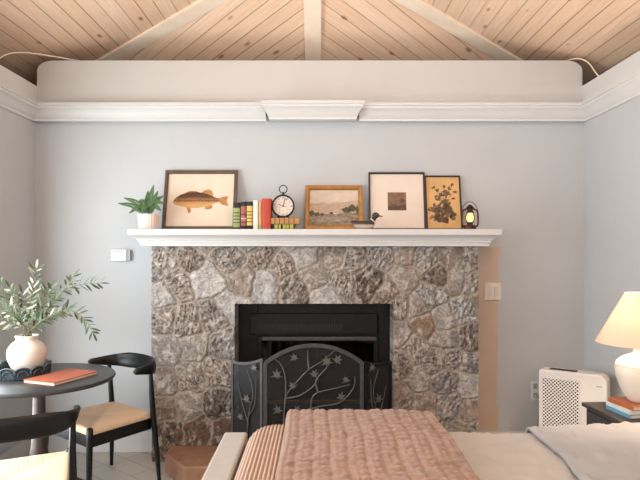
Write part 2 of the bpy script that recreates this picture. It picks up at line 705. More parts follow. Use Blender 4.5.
wrt.box(WR, WR + 0.2, REAR, WY + 0.2, 0, SIDE_TOP)
wrt.box(WR + 0.54, WR + 0.64, REAR, WY + 0.75, SIDE_TOP - 0.3, 2.80)
wrt.box(WR + 0.19, WR + 0.64, REAR, WY + 0.75, SIDE_TOP - 0.3, SIDE_TOP - 0.2)
struct(wrt.build('wall_right', M['wall']))
ww = MB()
AP_X = -0.032
RW = [(-1.75, 0.5, 0.75, 2.4), (0.3, 1.6, 1.2, 2.4)]
ww.box(WL - 0.4, WR + 0.4, REAR - 0.2, REAR, 0, 0.75)
ww.box(WL - 0.4, -1.75, REAR - 0.2, REAR, 0.75, 2.4)
ww.box(0.5, 0.55, REAR - 0.2, REAR, 0.75, 2.4)
ww.box(0.55, 1.6, REAR - 0.2, REAR, 0.75, 1.2)
ww.box(1.6, WR + 0.4, REAR - 0.2, REAR, 0.75, 2.4)
ww.box(WL - 0.64, WR + 0.64, REAR - 0.2, REAR, 2.4, 2.72)
ww.prism([(WL - 0.64, 2.72), (WR + 0.64, 2.72), (AP_X, 3.475)], REAR - 0.2, REAR)
struct(ww.build('wall_rear', M['wall']))
struct(MB().box(WL - 0.64, WR + 0.64, WY + 0.68, WY + 0.74, 2.3, 2.88).build('wall_back_upper', M['wall']))
struct(MB().box(WL - 0.64, WR + 0.64, WY + 0.19, WY + 0.74, 2.36, 2.42).build('wall_back_ledge', M['wall']))


def window(name, x0, x1, z0, z1, along):
    m = MB()
    f = 0.05

    def bx(a0, a1, c0, c1, t=0.06):
        if along == 'x':
            m.box(a0, a1, REAR - 0.12, REAR - 0.12 + t, c0, c1)
        else:
            m.box(WL - 0.14, WL - 0.14 + t, a0, a1, c0, c1)
    bx(x0, x1, z0, z0 + f); bx(x0, x1, z1 - f, z1); bx(x0, x0 + f, z0 + f, z1 - f); bx(x1 - f, x1, z0 + f, z1 - f)
    mid = (x0 + x1) / 2
    bx(mid - 0.02, mid + 0.02, z0 + f, z1 - f, 0.04)
    o = struct(m.build(name, M['white'], bevel=0.004))
    p = MB()
    if along == 'x':
        p.box(x0 + f, x1 - f, REAR - 0.10, REAR - 0.096, z0 + f, z1 - f)
    else:
        p.box(WL - 0.12, WL - 0.116, x0 + f, x1 - f, z0 + f, z1 - f)
    p.build('glass_pane', M['pane'], o)


window('window_1', wx0, wx1, wz0, wz1, 'y')
window('added_window', nx0, nx1, nz0, nz1, 'y')  # unseen second left window, added to go with the extra fill light
window('window_2', -1.75, 0.5, 0.75, 2.4, 'x')
window('window_3', 0.55, 1.6, 1.2, 2.4, 'x')

# ceiling: two slopes along the room and a hipped end above the back wall
AP = Vector((-0.032, 3.777, 3.46))
CL = Vector((-2.06, 4.92, 2.893))
CRN = Vector((1.926, 4.92, 2.893))
sl_l = (AP.z - CL.z) / (AP.x - CL.x)
sl_r = (AP.z - CRN.z) / (CRN.x - AP.x)


def facet(name, poly, udir, thick=0.03):
    """slab with UV u along udir (boards), v across, in metres"""
    bm = bmesh.new()
    uvl = bm.loops.layers.uv.new('UVMap')
    P = [Vector(p) for p in poly]
    nrm = (P[1] - P[0]).cross(P[2] - P[0]).normalized()
    if nrm.z < 0:
        nrm = -nrm
    u = (udir - nrm * udir.dot(nrm)).normalized()
    v = nrm.cross(u)
    a = [bm.verts.new(p) for p in P]
    b = [bm.verts.new(p + nrm * thick) for p in P]
    fs = [bm.faces.new(a), bm.faces.new(list(reversed(b)))]
    for i in range(len(P)):
        j = (i + 1) % len(P)
        fs.append(bm.faces.new((a[i], a[j], b[j], b[i])))
    for f in fs:
        for lp in f.loops:
            lp[uvl].uv = (lp.vert.co.dot(u), lp.vert.co.dot(v))
    bmesh.ops.recalc_face_normals(bm, faces=bm.faces)
    me = bpy.data.meshes.new(name)
    bm.to_mesh(me)
    bm.free()
    me.materials.append(M['boards'])
    o = bpy.data.objects.new(name, me)
    COL.objects.link(o)
    return struct(o)


def ext(c, k):    # continue the hip line outwards past the corner
    return c + (c - AP) * k


XL, XR = WL - 0.66, WR + 0.66
kl, kr = (CL.x - XL) / (AP.x - CL.x), (XR - CRN.x) / (CRN.x - AP.x)
EL, ER = ext(CL, kl), ext(CRN, kr)
BL = AP + (CL - AP) * 1.0
facet('ceiling_left', [AP, EL, Vector((XL, REAR - 0.2, EL.z)), Vector((AP.x, REAR - 0.2, AP.z))], Vector((0, 1, 0)))
facet('ceiling_right', [AP, Vector((AP.x, REAR - 0.2, AP.z)), Vector((XR, REAR - 0.2, ER.z)), ER], Vector((0, 1, 0)))
MID = Vector((AP.x, CL.y, CL.z))
sb = (AP.z - MID.z) / (MID.y - AP.y)
mL = Vector((AP.x, EL.y, AP.z - sb * (EL.y - AP.y)))
mR = Vector((AP.x, ER.y, AP.z - sb * (ER.y - AP.y)))
facet('ceiling_hip_left', [AP, mL, EL], Vector((1.27, -1.0, sb)))
facet('ceiling_hip_right', [AP, ER, mR], Vector((-1.27, -1.0, sb)))


def beam(name, a, b, w, d, nrm):
    a, b = Vector(a), Vector(b)
    u = (b - a).normalized()
    n = (nrm - u * nrm.dot(u)).normalized()
    s = u.cross(n)
    m = MB()
    rings = []
    for p in (a, b):
        rings.append([p + s * (w / 2) + n * 0.005, p - s * (w / 2) + n * 0.005, p - s * (w / 2) - n * d, p + s * (w / 2) - n * d])
    m.loft(rings)
    return struct(m.build(name, M['beam'], bevel=0.004))


NB = Vector((0, sb, 1)).normalized()
NL = Vector((-sl_l, 0, 1)).normalized()
NR = Vector((sl_r, 0, 1)).normalized()
beam('ceiling_beam_centre', AP, AP + (mL - AP) * 0.98, 0.127, 0.035, NB)
beam('ceiling_beam_left', AP, AP + (EL - AP) * 0.97, 0.125, 0.035, (NB + NL))
beam('ceiling_beam_right', AP, AP + (ER - AP) * 0.97, 0.125, 0.035, (NB + NR))
beam('ceiling_beam_ridge', AP, Vector((AP.x, REAR, AP.z)), 0.127, 0.035, Vector((0, 0, 1)))

# crown mouldings: profile (out, z) swept along each wall
CP = [(0, 0), (0.012, 0), (0.014, 0.018), (0.022, 0.024), (0.032, 0.05), (0.05, 0.078), (0.058, 0.084), (0.060, 0.098), (0.068, 0.102), (0.068, 0.122), (0, 0.122)]
cy = WY - 0.03
zc = CR_BOT


def crown_x(name, x0, x1, ybase, ret=0):
    """along the back wall; ret: mitred returns at both ends"""
    m = MB()
    r0, r1 = [], []
    for o_, z in CP:
        e = o_ if ret else 0
        r0.append((x0 - e, ybase - o_, zc + z))
        r1.append((x1 + e, ybase - o_, zc + z))
    m.loft([r0, r1])
    return struct(m.build(name, M['white'], smooth=35))


def wallcrown():
    crown_x('trim_1', WL, X(266, cy), cy)
    crown_x('trim_2', X(359, cy), WR, cy)
    m = MB()
    xa, xb = X(271, cy - 0.065), X(354.5, cy - 0.065)
    r0 = [(xa - o_, cy - 0.065 - o_, zc + z) for o_, z in CP]
    r1 = [(xb + o_, cy - 0.065 - o_, zc + z) for o_, z in CP]
    m.loft([r0, r1])
    m.loft([[(xa - o_, cy + 0.01, zc + z) for o_, z in CP[1:-1]] + [(xb + o_, cy + 0.01, zc + z) for o_, z in CP[1:-1]][::-1], [(xa - o_, cy - 0.0651, zc + z) for o_, z in CP[1:-1]] + [(xb + o_, cy - 0.0651, zc + z) for o_, z in CP[1:-1]][::-1]])
    struct(m.build('trim_3', M['white'], smooth=35))


wallcrown()
for nm, wx, sg in (('trim_4', WL, 1), ('trim_5', WR, -1)):
    m = MB()
    prof = CP[:-1] + [(0.03, 0.122), (0.03, SIDE_TOP - zc), (0, SIDE_TOP - zc)]
    m.loft([[(wx + sg * o_, REAR, zc + z) for o_, z in prof], [(wx + sg * o_, WY - 0.03, zc + z) for o_, z in prof]])
    struct(m.build(nm, M['white'], smooth=35))

# baseboards
STX0, STX1 = X(152, 4.11), X(478, 4.11)
for nm, a in (('baseboard_back_left', (WL, STX0 + 0.02, WY - 0.018, WY, 0, 0.15)), ('baseboard_back_right', (STX1 - 0.02, WR, WY - 0.018, WY, 0, 0.15)),
              ('baseboard_left', (WL, WL + 0.018, REAR, WY - 0.018, 0, 0.15)), ('baseboard_right', (WR - 0.018, WR, REAR, WY - 0.018, 0, 0.15))):
    struct(MB().box(*a).build(nm, M['white'], bevel=0.005))

# irregular beige strip on the wall beside the stonework
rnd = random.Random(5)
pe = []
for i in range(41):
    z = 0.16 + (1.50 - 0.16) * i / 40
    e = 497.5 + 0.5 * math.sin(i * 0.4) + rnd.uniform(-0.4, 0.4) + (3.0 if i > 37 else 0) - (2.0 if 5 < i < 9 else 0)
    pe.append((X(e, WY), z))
struct(MB().prism([(STX1 - 0.05, 1.50), (STX1 - 0.05, 0.16)] + pe, WY - 0.003, WY + 0.001).build('wall_strip', M['patch']))

# ------------------------------------------------------------------ fireplace stonework
FY = 4.11          # nominal face of the stones
SZ1 = 1.50
HZ = 0.13          # top of the hearth
OX0, OX1, OZ = X(235, FY), X(393, FY), Z(303.5, FY)


def stonework():
    seeds = [(163, 258), (188, 256), (178, 285), (209, 280), (163, 318), (188, 322), (213, 318), (166, 350), (195, 347), (222, 345), (164, 380), (190, 378),
             (218, 372), (165, 408), (187, 404), (217, 402), (167, 432), (198, 430), (225, 432), (228, 258), (243, 280), (232, 305), (262, 256), (266, 284), (283, 268),
             (294, 287), (305, 256), (316, 277), (333, 256), (342, 283), (328, 298), (368, 280), (352, 262), (385, 256), (388, 290), (404, 276), (404, 256), (424, 262), (437, 276),
             (430, 296), (452, 258), (455, 280), (471, 262), (463, 309), (472, 285), (400, 308), (425, 325), (442, 318), (398, 335), (418, 309), (447, 340),
             (470, 338), (414, 348), (436, 362), (470, 362), (397, 366), (455, 358), (420, 380), (445, 382), (470, 385), (400, 395), (425, 405), (448, 405),
             (472, 412), (402, 425), (433, 428), (458, 432), (163, 295), (150, 270), (480, 300), (480, 430), (300, 240), (400, 240), (200, 240), (250, 240)]
    S = np.array([(X(a, FY), Z(b, FY)) for a, b in seeds])
    rs = np.random.RandomState(11)
    ns = len(S)
    top = rs.rand(ns)
    ang = rs.rand(ns) * PI
    kind = rs.rand(ns)
    pal = np.array([rgb(*c)[:3] for c in ((162, 150, 141), (176, 167, 160), (146, 130, 118), (188, 182, 177), (166, 148, 134), (156, 148, 143), (170, 155, 144))])
    tint = pal[rs.randint(0, len(pal), ns)]

    def near(a, b):
        return int(np.argmin(((S - np.array((X(a, FY), Z(b, FY)))) ** 2).sum(1)))
    for p, c in (((209, 280), (196, 188, 182)), ((463, 309), (190, 188, 186)), ((266, 284), (186, 182, 178)), ((414, 348), (196, 180, 164)), ((368, 280), (112, 92, 78)),
                 ((437, 276), (120, 106, 94)), ((217, 402), (110, 96, 84)), ((425, 325), (150, 122, 102)), ((165, 408), (148, 128, 110)), ((198, 430), (120, 92, 72)), ((225, 432), (112, 86, 70)),
                 ((167, 432), (126, 98, 80)), ((342, 283), (172, 164, 156)), ((195, 347), (168, 158, 148))):
        tint[near(*p)] = rgb(*c)[:3]
    for p in ((463, 309), (437, 276), (217, 402), (178, 285), (436, 362)):
        kind[near(*p)] = 0.95
    step = 0.0062
    nx, nz = int((STX1 - STX0) / step), int((SZ1 - 0.0) / step)
    xs = np.linspace(STX0, STX1, nx + 1)
    zs = np.linspace(0.0, SZ1, nz + 1)
    GX, GZ = np.meshgrid(xs, zs)
    wxp = GX + 0.055 * (fbm(GX * 9, GZ * 9, 1) - 0.5) + 0.02 * (fbm(GX * 30, GZ * 30, 41) - 0.5)
    wzp = GZ + 0.055 * (fbm(GX * 9 + 40, GZ * 9, 21) - 0.5) + 0.02 * (fbm(GX * 30 + 9, GZ * 30, 61) - 0.5)
    d1 = np.full(GX.shape, 9.0)
    d2 = np.full(GX.shape, 9.0)
    wid = np.zeros(GX.shape, int)
    for k in range(ns):
        d = np.hypot(wxp - S[k, 0], wzp - S[k, 1])
        new = d < d1
        d2 = np.where(new, d1, np.minimum(d2, d))
        wid = np.where(new, k, wid)
        d1 = np.where(new, d, d1)
    e = d2 - d1
    mask = sstep(0.004, 0.024, e)
    ca, sa = np.cos(ang[wid]), np.sin(ang[wid])
    U, V = GX * ca + GZ * sa, -GX * sa + GZ * ca
    ridge = np.abs(fbm(U * 14, V * 70, 71, 3) - 0.5) * 2          # etched lines running with each stone
    pit = fbm(GX * 74, GZ * 74, 91, 3)
    rough = np.where(kind[wid] > 0.55, 1.0, 0.45)
    relief = 0.016 * (fbm(GX * 13, GZ * 13, 31) - 0.5) + rough * (0.020 * np.clip(ridge, 0, 0.5) + 0.018 * (pit - 0.5))
    h = mask * (0.004 + 0.010 * top[wid] + relief) + (1 - mask) * 0.006 * (pit - 0.5)
    # border of the masonry stays crisp but uneven
    tn = tint[wid]
    f1 = fbm(GX * 20, GZ * 20, 51)[..., None]
    colr = tn * (0.62 + 0.76 * f1)
    etch = ((ridge < 0.13) * rough * mask)[..., None]
    colr = colr * (1 - 0.55 * etch) + np.array(rgb(58, 46, 40)[:3]) * 0.55 * etch
    deep = (sstep(0.46, 0.36, pit) * rough * mask)[..., None]
    colr = colr * (1 - 0.6 * deep) + np.array(rgb(52, 42, 38)[:3]) * 0.6 * deep
    pale = (sstep(0.56, 0.68, fbm(GX * 34, GZ * 24, 81)) * mask)[..., None]
    colr = colr * (1 - 0.5 * pale) + np.array(rgb(214, 206, 198)[:3]) * 0.5 * pale
    mort = np.array(rgb(172, 160, 148)[:3]) * (0.8 + 0.4 * f1)
    mk = mask[..., None]
    colr = colr * mk + mort * (1 - mk)
    colr = colr * 0.86
    bm = bmesh.new()
    cl = bm.verts.layers.float_color.new('stone')
    grid_v = {}
    edge_noise = rs.rand(400) * 0.012

    def inside(i, j):
        x, z = (xs[i] + xs[i + 1]) / 2, (zs[j] + zs[j + 1]) / 2
        return OX0 < x < OX1 and z < OZ

    def vert(i, j):
        if (i, j) not in grid_v:
            v = bm.verts.new((xs[i], FY - h[j, i], zs[j]))
            v[cl] = (*colr[j, i], 1)
            grid_v[(i, j)] = v
        return grid_v[(i, j)]
    for j in range(nz):
        for i in range(nx):
            if not inside(i, j):
                bm.faces.new((vert(i, j), vert(i + 1, j), vert(i + 1, j + 1), vert(i, j + 1)))
    be = [e_ for e_ in bm.edges if e_.is_boundary]
    ret = bmesh.ops.extrude_edge_only(bm, edges=be)
    nv = [g for g in ret['geom'] if isinstance(g, bmesh.types.BMVert)]
    # returns run back in several steps so that their faces stay rough too
    for v in nv:
        inner = OX0 - 0.02 < v.co.x < OX1 + 0.02 and v.co.z < OZ + 0.02
        v.co.y = WY - 0.0005
    bmesh.ops.recalc_face_normals(bm, faces=bm.faces)
    me = bpy.data.meshes.new('stone_surround')
    bm.to_mesh(me)
    bm.free()
    me.materials.append(M['stone'])
    me.polygons.foreach_set('use_smooth', [True] * len(me.polygons))
    me.set_sharp_from_angle(angle=math.radians(50))
    o = bpy.data.objects.new('stone_fireplace', me)
    COL.objects.link(o)
    return tag(o, 'rough grey-brown fieldstone fireplace surround built against the back wall', 'fireplace')


stonework()

# hearth slab with clipped corners
hx0, hx1, hy0 = -1.007, 1.0, 3.66
hp = [(hx0, 4.07), (hx0, 3.90), (hx0 + 0.18, hy0), (hx1 - 0.18, hy0), (hx1, 3.90), (hx1, 4.07)]
o = MB().slab(hp, 0, HZ).build('hearth_slab', M['hearth'], bevel=0.015, seg=3)
tag(o, 'low brown stone hearth slab with clipped corners in front of the fireplace', 'hearth')

# mantel shelf with stepped crown profile on three sides
MZ = Z(229, 3.98)
mh = MZ - SZ1
prof = [(0.0, 0.0), (0.052, 0.0), (0.056, 0.004), (0.056, mh - 0.094), (0.066, mh - 0.092), (0.067, mh - 0.078), (0.074, mh - 0.074), (0.078, mh - 0.064), (0.094, mh - 0.050), (0.112, mh - 0.042), (0.116, mh - 0.038), (0.118, mh - 0.004), (0.118, mh)]
MB_Y = FY - 0.01
mx0, mx1 = X(152, FY), X(477.5, FY)
rings = []
for o_, z in prof:
    o2 = o_ * 1.12
    rings.append([(mx0 - o2, WY, SZ1 + z), (mx0 - o2, MB_Y - o_, SZ1 + z), (mx1 + o2, MB_Y - o_, SZ1 + z), (mx1 + o2, WY, SZ1 + z)])
o = MB().loft(rings).build('mantel_shelf', M['white'], bevel=0.002)
tag(o, 'long white moulded mantel shelf on top of the stone fireplace', 'mantel')

# fireplace insert: black metal front, vents, glass doors, firebox
ins = thing('fireplace_insert', 'black metal fireplace insert set into the stone opening', 'fireplace insert', (0, 0, HZ))
IY = 4.318
ix0, ix1, iz1 = OPX0 + 0.004, OPX1 - 0.004, OPZ - HZ - 0.004
gx0, gx1, gz1 = X(262, IY), X(374, IY), Z(339, IY) - HZ
m = MB()
m.box(ix0, gx0 - 0.03, IY, IY + 0.04, 0, iz1)
m.box(gx1 + 0.03, ix1, IY, IY + 0.04, 0, iz1)
m.box(gx0 - 0.03, gx1 + 0.03, IY, IY + 0.04, gz1 + 0.02, iz1)
m.build('face_plate', M['black_metal'], ins, bevel=0.004)
m = MB()
vz0, vz1 = Z(334, IY) - HZ, Z(313, IY) - HZ
m.box(X(250, IY), X(377, IY), IY - 0.025, IY, vz0, vz1)
m.build('vent_panel', M['black_metal'], ins, bevel=0.005)
m = MB()
k = 0
pxx = 256.5
while pxx < 342:
    m.box(X(pxx, IY - 0.026), X(pxx + 1.0, IY - 0.026), IY - 0.0262, IY - 0.02, Z(330, IY) - HZ, Z(324, IY) - HZ)
    pxx += 2.5
m.build('vent_slots', M['slot'], ins)
MB().box(X(262, IY), X(376, IY), IY - 0.045, IY, Z(340, IY) - HZ, Z(336, IY) - HZ).build('hood_lip', M['iron'], ins, bevel=0.006)
m = MB()
for a, b in ((gx0 - 0.03, gx0), (gx1, gx1 + 0.03)):
    m.box(a, b, IY - 0.015, IY + 0.03, 0.02, gz1 + 0.02)
m.box(gx0, gx1, IY - 0.015, IY + 0.03, gz1, gz1 + 0.02)
m.box(gx0, gx1, IY - 0.015, IY + 0.03, 0.02, 0.06)
m.build('door_frame', M['black_metal'], ins, bevel=0.004)
gm = (gx0 + gx1) / 2
for a, b in ((gx0, gm - 0.004), (gm + 0.004, gx1)):
    MB().box(a, b, IY + 0.004, IY + 0.009, 0.06, gz1).build('glass_door', M['door_glass'], ins)
MB().box(gx0, gx1, IY - 0.012, IY + 0.003, Z(403, IY) - HZ, Z(400, IY) - HZ).build('door_bar', M['brass'], ins, bevel=0.002)
m = MB()
fb0, fb1, fbt, fby = gx0 - 0.02, gx1 + 0.02, gz1 + 0.05, IY + 0.5
m.box(fb0 - 0.02, fb0, IY + 0.04, fby, 0, fbt)
m.box(fb1, fb1 + 0.02, IY + 0.04, fby, 0, fbt)
m.box(fb0 - 0.02, fb1 + 0.02, fby, fby + 0.02, 0, fbt)
m.box(fb0 - 0.02, fb1 + 0.02, IY + 0.04, fby, fbt, fbt + 0.02)
m.box(fb0, fb1, IY + 0.04, fby, 0, 0.02)
m.build('firebox', M['firebrick'], ins)
# side cheeks that close the gap between stone return and insert, and the base under it
struct(MB().box(OPX0, OPX1, 4.13, WY + 0.6, 0, HZ).build('floor_firebox', M['firebrick']))

# ------------------------------------------------------------------ fire screen
def maple(m, c, s, rot, y, mirror=1):
    """a five-lobed metal leaf in the x,z plane"""
    pts = []
    lob = [(-100, 0.16), (-70, 0.55), (-45, 0.26), (-15, 0.85), (15, 0.32), (45, 0.8), (68, 0.42), (90, 1.0), (112, 0.42), (135, 0.8), (165, 0.32), (195, 0.85), (225, 0.26), (250, 0.55)]
    for a, r in lob:
        aa = math.radians(a * mirror) + rot
        pts.append((c[0] + s * r * math.cos(aa), c[1] + s * r * math.sin(aa)))
    m.prism(pts, y - 0.003, y + 0.003)


SY = 3.85
scr = thing('fire_screen', 'three-panel black iron fire screen with leaf branches standing on hearth', 'fire screen', (X(314, SY), SY, HZ))
ox = X(314, SY)


def sx(px):
    return X(px, SY) - ox


def sz(py):
    return Z(py, SY) - HZ


x0, x1 = sx(265.5), sx(362)
zsh, zap = sz(363), sz(345.5)


def arch(x):
    t = (x - (x0 + x1) / 2) / ((x1 - x0) / 2)
    return zsh + (zap - zsh) * max(0, 1 - abs(t) ** 2.1)


arc = [(x0 + (x1 - x0) * i / 20, arch(x0 + (x1 - x0) * i / 20)) for i in range(21)]
fw = 0.026


def flatbar(m, pts, w, t, y=0.0):
    """flat bar following points in x,z; width w in the plane, thickness t in y"""
    L_, R_ = [], []
    for i, p in enumerate(pts):
        a = pts[max(0, i - 1)]
        b = pts[min(len(pts) - 1, i + 1)]
        d = Vector((b[0] - a[0], b[1] - a[1])).normalized()
        n = Vector((-d.y, d.x))
        L_.append((p[0] + n.x * w / 2, p[1] + n.y * w / 2))
        R_.append((p[0] - n.x * w / 2, p[1] - n.y * w / 2))
    rings = [[(l[0], y - t / 2, l[1]), (l[0], y + t / 2, l[1]), (r[0], y + t / 2, r[1]), (r[0], y - t / 2, r[1])] for l, r in zip(L_, R_)]
    m.loft(rings)


m = MB()
flatbar(m, arc, fw, 0.02)
m.box(x0 - fw / 2, x0 + fw / 2, -0.01, 0.01, 0, zsh + 0.005)
m.box(x1 - fw / 2, x1 + fw / 2, -0.01, 0.01, 0, zsh + 0.005)
m.box(x0, x1, -0.01, 0.01, 0.03, 0.055)
m.build('centre_frame', M['iron'], scr, bevel=0.003)
MB().prism([(x0, 0.05)] + arc[:1] + arc + [(x1, 0.05)], 0.004, 0.006).build('centre_mesh', M['mesh'], scr, merge=True)


def branch(par, pts, r=0.006, y=-0.012, mat=None):
    P = spline([(p[0], y, p[1]) for p in pts], 5)
    n = len(P)
    return MB().tube(P, [r * (1 - 0.55 * i / (n - 1)) for i in range(n)], 6).build('branch', mat or M['iron_leaf'], par, smooth=60)


S_ = lambda *pp: [(sx(a), sz(b)) for a, b in pp]
for pp in (S_((284, 440), (284, 425), (285, 405), (288, 392), (300, 378), (309, 369), (322, 361), (335, 350)),
           S_((286, 398), (300, 395), (313, 386), (318, 378)),
           S_((309, 369), (308, 360), (308, 350)),
           S_((285, 405), (286, 390), (285, 375), (281, 364), (275, 359)),
           S_((283, 420), (300, 412), (320, 406), (340, 402), (353, 388), (355, 376)),
           S_((311, 408), (312, 398), (318, 392), (335, 388), (350, 384)),
           S_((284, 428), (310, 425), (340, 418), (355, 410)),
           S_((318, 392), (316, 380), (326, 368), (330, 360))):
    branch(scr, pp)
for (a, b, s_, r_) in ((294.5, 358, 0.038, 0.2), (277, 375, 0.05, 0.0), (293, 386, 0.04, 0.6), (314, 374, 0.042, -0.5), (341, 397, 0.042, -0.2), (278, 410, 0.045, 0.3), (297, 410, 0.04, -0.4), (327, 362, 0.05, 0.2), (337, 360, 0.045, -0.6), (346, 380, 0.035, 0.3), (322, 420, 0.045, 0.5)):
    mm = MB()
    maple(mm, (sx(a), sz(b)), s_, r_, -0.016)
    mm.build('leaf', M['iron_leaf'], scr)

for side, (pxi, pxo, yi, yo, yb) in (('l', (263, 231.5, 359.5, 362, 0.10)), ('r', (364.5, 391.5, 362.5, 362, 0.10))):
    sgn = -1 if side == 'l' else 1
    xi = sx(pxi)
    xo = X(pxo, SY + yb) - ox
    zi, zo = sz(yi), Z(yo, SY + yb) - HZ
    w_ = math.hypot(xo - xi, yb)
    wing = bpy.data.objects.new('wing_panel', None)
    COL.objects.link(wing)
    wing.parent = scr
    wing.location = (xi, 0, 0)
    wing.rotation_euler = (0, 0, math.atan2(yb, xo - xi))
    # local +x runs outwards along the wing
    top = [(w_ * i / 10, zi + (zo - zi) * i / 10 - 0.018 * math.sin(PI * i / 10)) for i in range(11)]
    fm = MB()
    flatbar(fm, top, 0.02, 0.016)
    fm.box(0, 0.02, -0.008, 0.008, 0, zi)
    fm.box(w_ - 0.018, w_, -0.008, 0.008, 0, zo)
    fm.box(0.01, w_ - 0.01, -0.008, 0.008, 0.03, 0.05)
    fm.build('wing_frame', M['iron'] if side == 'l' else M['black_metal'], wing, bevel=0.003)
    MB().prism([(0.01, 0.04)] + top[1:-1] + [(w_ - 0.01, 0.04)], -0.001, 0.001).build('wing_mesh', M['mesh'], wing)
    ys = -0.012 if side == 'r' else 0.012
    for q in ([(0.10, 0.05), (0.09, 0.25), (0.06, 0.42), (0.10, 0.56)], [(0.09, 0.2), (0.13, 0.33), (0.16, 0.45)], [(0.09, 0.25), (0.05, 0.33), (0.04, 0.5)]):
        sc_ = w_ / 0.21
        branch(wing, [(a * sc_, b) for a, b in q], 0.0045, ys)
    for (a, b, s_) in ((0.05 * w_ / 0.21, 0.57, 0.036), (0.10 * w_ / 0.21, 0.36, 0.042), (0.14 * w_ / 0.21, 0.24, 0.036)):
        mm = MB()
        maple(mm, (a, b), s_, 0.3, ys * 1.3)
        mm.build('leaf', M['iron_leaf'], wing)

# ------------------------------------------------------------------ things on the mantel
def lean(Yb, h):
    return -math.asin(min(0.5, (WY - 0.002 - Yb) / h))


def frame(name, label, px0, px1, pyt, Yb, fmat, fw, depth=0.022, cat='picture', back='mat_board'):
    Ym = (Yb + WY) / 2
    xa, xb = X(px0, Ym), X(px1, Ym)
    h = (Z(pyt, WY - 0.02) - MZ)
    a = lean(Yb, h)
    h = h / math.cos(a)
    t = thing(name, label, cat, ((xa + xb) / 2, Yb, MZ), (a, 0, 0), 'framed pictures leaning along the mantel')
    w = xb - xa
    m = MB()
    # mitred frame with a slightly stepped face
    o_ = [(-w / 2, 0), (w / 2, 0), (w / 2, h), (-w / 2, h)]

    def ring(d, y):
        return [(-w / 2 + d, y, d), (w / 2 - d, y, d), (w / 2 - d, y, h - d), (-w / 2 + d, y, h - d)]
    m.loft([ring(0, 0), ring(0, -depth), ring(fw * 0.7, -depth), ring(fw, -depth * 0.7), ring(fw, -0.004)], True, False)
    m.build('picture_frame', fmat, t, bevel=0.001)
    MB().box(-w / 2 + fw * 0.5, w / 2 - fw * 0.5, -0.008, -0.002, fw * 0.5, h - fw * 0.5).build('backing_paper', M[back], t)
    return t, w, h


def art(par, name, polys, mat, y=-0.0085, lift=0.0004):
    m = MB()
    for p in polys:
        m.prism(p, y - lift, y + 0.0002)
    return m.build(name, mat, par)


def ell(cx_, cz_, rx, rz, rot=0, n=14, wob=0, rs=None):
    pts = []
    for k in range(n):
        a = k / n * 2 * PI
        q = 1 + (rs.uniform(-wob, wob) if rs else 0)
        x, z = rx * q * math.cos(a), rz * q * math.sin(a)
        pts.append((cx_ + x * math.cos(rot) - z * math.sin(rot), cz_ + x * math.sin(rot) + z * math.cos(rot)))
    return pts


flat('fish_paper', rgb(222, 203, 184), 0.85, 0.06, 6)
flat('botanical_paper', rgb(206, 164, 112), 0.85, 0.10, 8)
# fish print
fr, w, h = frame('fish_print', 'large dark-framed print of a brown fish facing left, beside the fern', 164.3, 237, 171, 4.20, M['frame_brown'], 0.024, 0.026, back='fish_paper')


def F(px, py):   # picture pixels -> frame-local
    return ((px - 200.7) / 72.7 * w, (227.5 - py) / 56.5 * h)


def fishmat():
    t = NT('fish_skin_print')
    tc = t.n('ShaderNodeTexCoord')
    sp = t.n('ShaderNodeSeparateXYZ')
    t.l(tc.outputs['Object'], sp.inputs[0])
    zc_ = F(0, 199.5)[1]
    q = t.math('DIVIDE', t.math('SUBTRACT', sp.outputs['Z'], zc_), 0.05)
    q = t.math('ADD', q, t.math('MULTIPLY', t.math('SUBTRACT', t.noise(t.coords((40, 40, 90)), 1.5, 4), 0.5), 0.7))
    c = t.ramp(t.math('ADD', t.math('MULTIPLY', q, 0.5), 0.5), [(0.05, rgb(206, 160, 106)), (0.34, rgb(190, 142, 90)), (0.46, rgb(104, 68, 40)), (0.56, rgb(160, 112, 70)), (0.72, rgb(98, 64, 42)), (1.0, rgb(84, 54, 36))])
    t.set(Base_Color=c, Roughness=0.85)
    return t.m


body = [F(*p) for p in ((173, 201), (176, 197), (181, 194), (188, 192), (196, 191.5), (204, 192.5), (211, 195), (216, 197), (219, 197.5), (219, 201), (215, 202.5), (208, 205.5), (198, 207), (188, 206.5), (180, 205), (175, 203.5))]
art(fr, 'fish_body', [body], fishmat())
finm = flat('fish_fin_print', rgb(176, 124, 76), 0.85, 0.2, 60)
for fin in ([[F(*p) for p in ((218.5, 198), (223, 196), (228.5, 195.5), (227, 200), (229, 205), (223, 204), (218.5, 201))],
                      [F(*p) for p in ((201, 193), (204, 190), (208, 189), (212, 190.5), (213.5, 196), (208, 194.5))],
                      [F(*p) for p in ((185, 192.5), (190, 190.3), (196, 190.6), (200, 192.5), (193, 193))],
                      [F(*p) for p in ((187, 206), (191, 206.5), (192, 210), (190, 212.5), (188, 209))],
                      [F(*p) for p in ((206, 205.5), (213, 204), (213, 207), (209, 208.5), (205, 208))]]):
    art(fr, 'fish_fin', [fin], finm, -0.0084)
art(fr, 'fish_eye', [ell(*F(178.5, 198.5), 0.004, 0.004)], flat('ink', rgb(40, 30, 26)), -0.0088)

# landscape painting
lp, w2, h2 = frame('landscape_painting', 'gilt-framed landscape painting of pale hills and a river, behind the duck', 305.5, 362.5, 186.5, 4.22, M['gold'], 0.03, 0.03, back='fish_paper')


def L(px, py):
    return ((px - 334) / 57 * w2, (227.5 - py) / 41 * h2)


def painted(name, c1, c2, sc=30):
    t = NT(name)
    t.set(Base_Color=t.mix(t.ramp(t.noise(t.coords((1, 1, 2)), sc, 5, 0.65), [(0.35, (0, 0, 0, 1)), (0.65, (1, 1, 1, 1))]), c1, c2), Roughness=0.7)
    return t.m


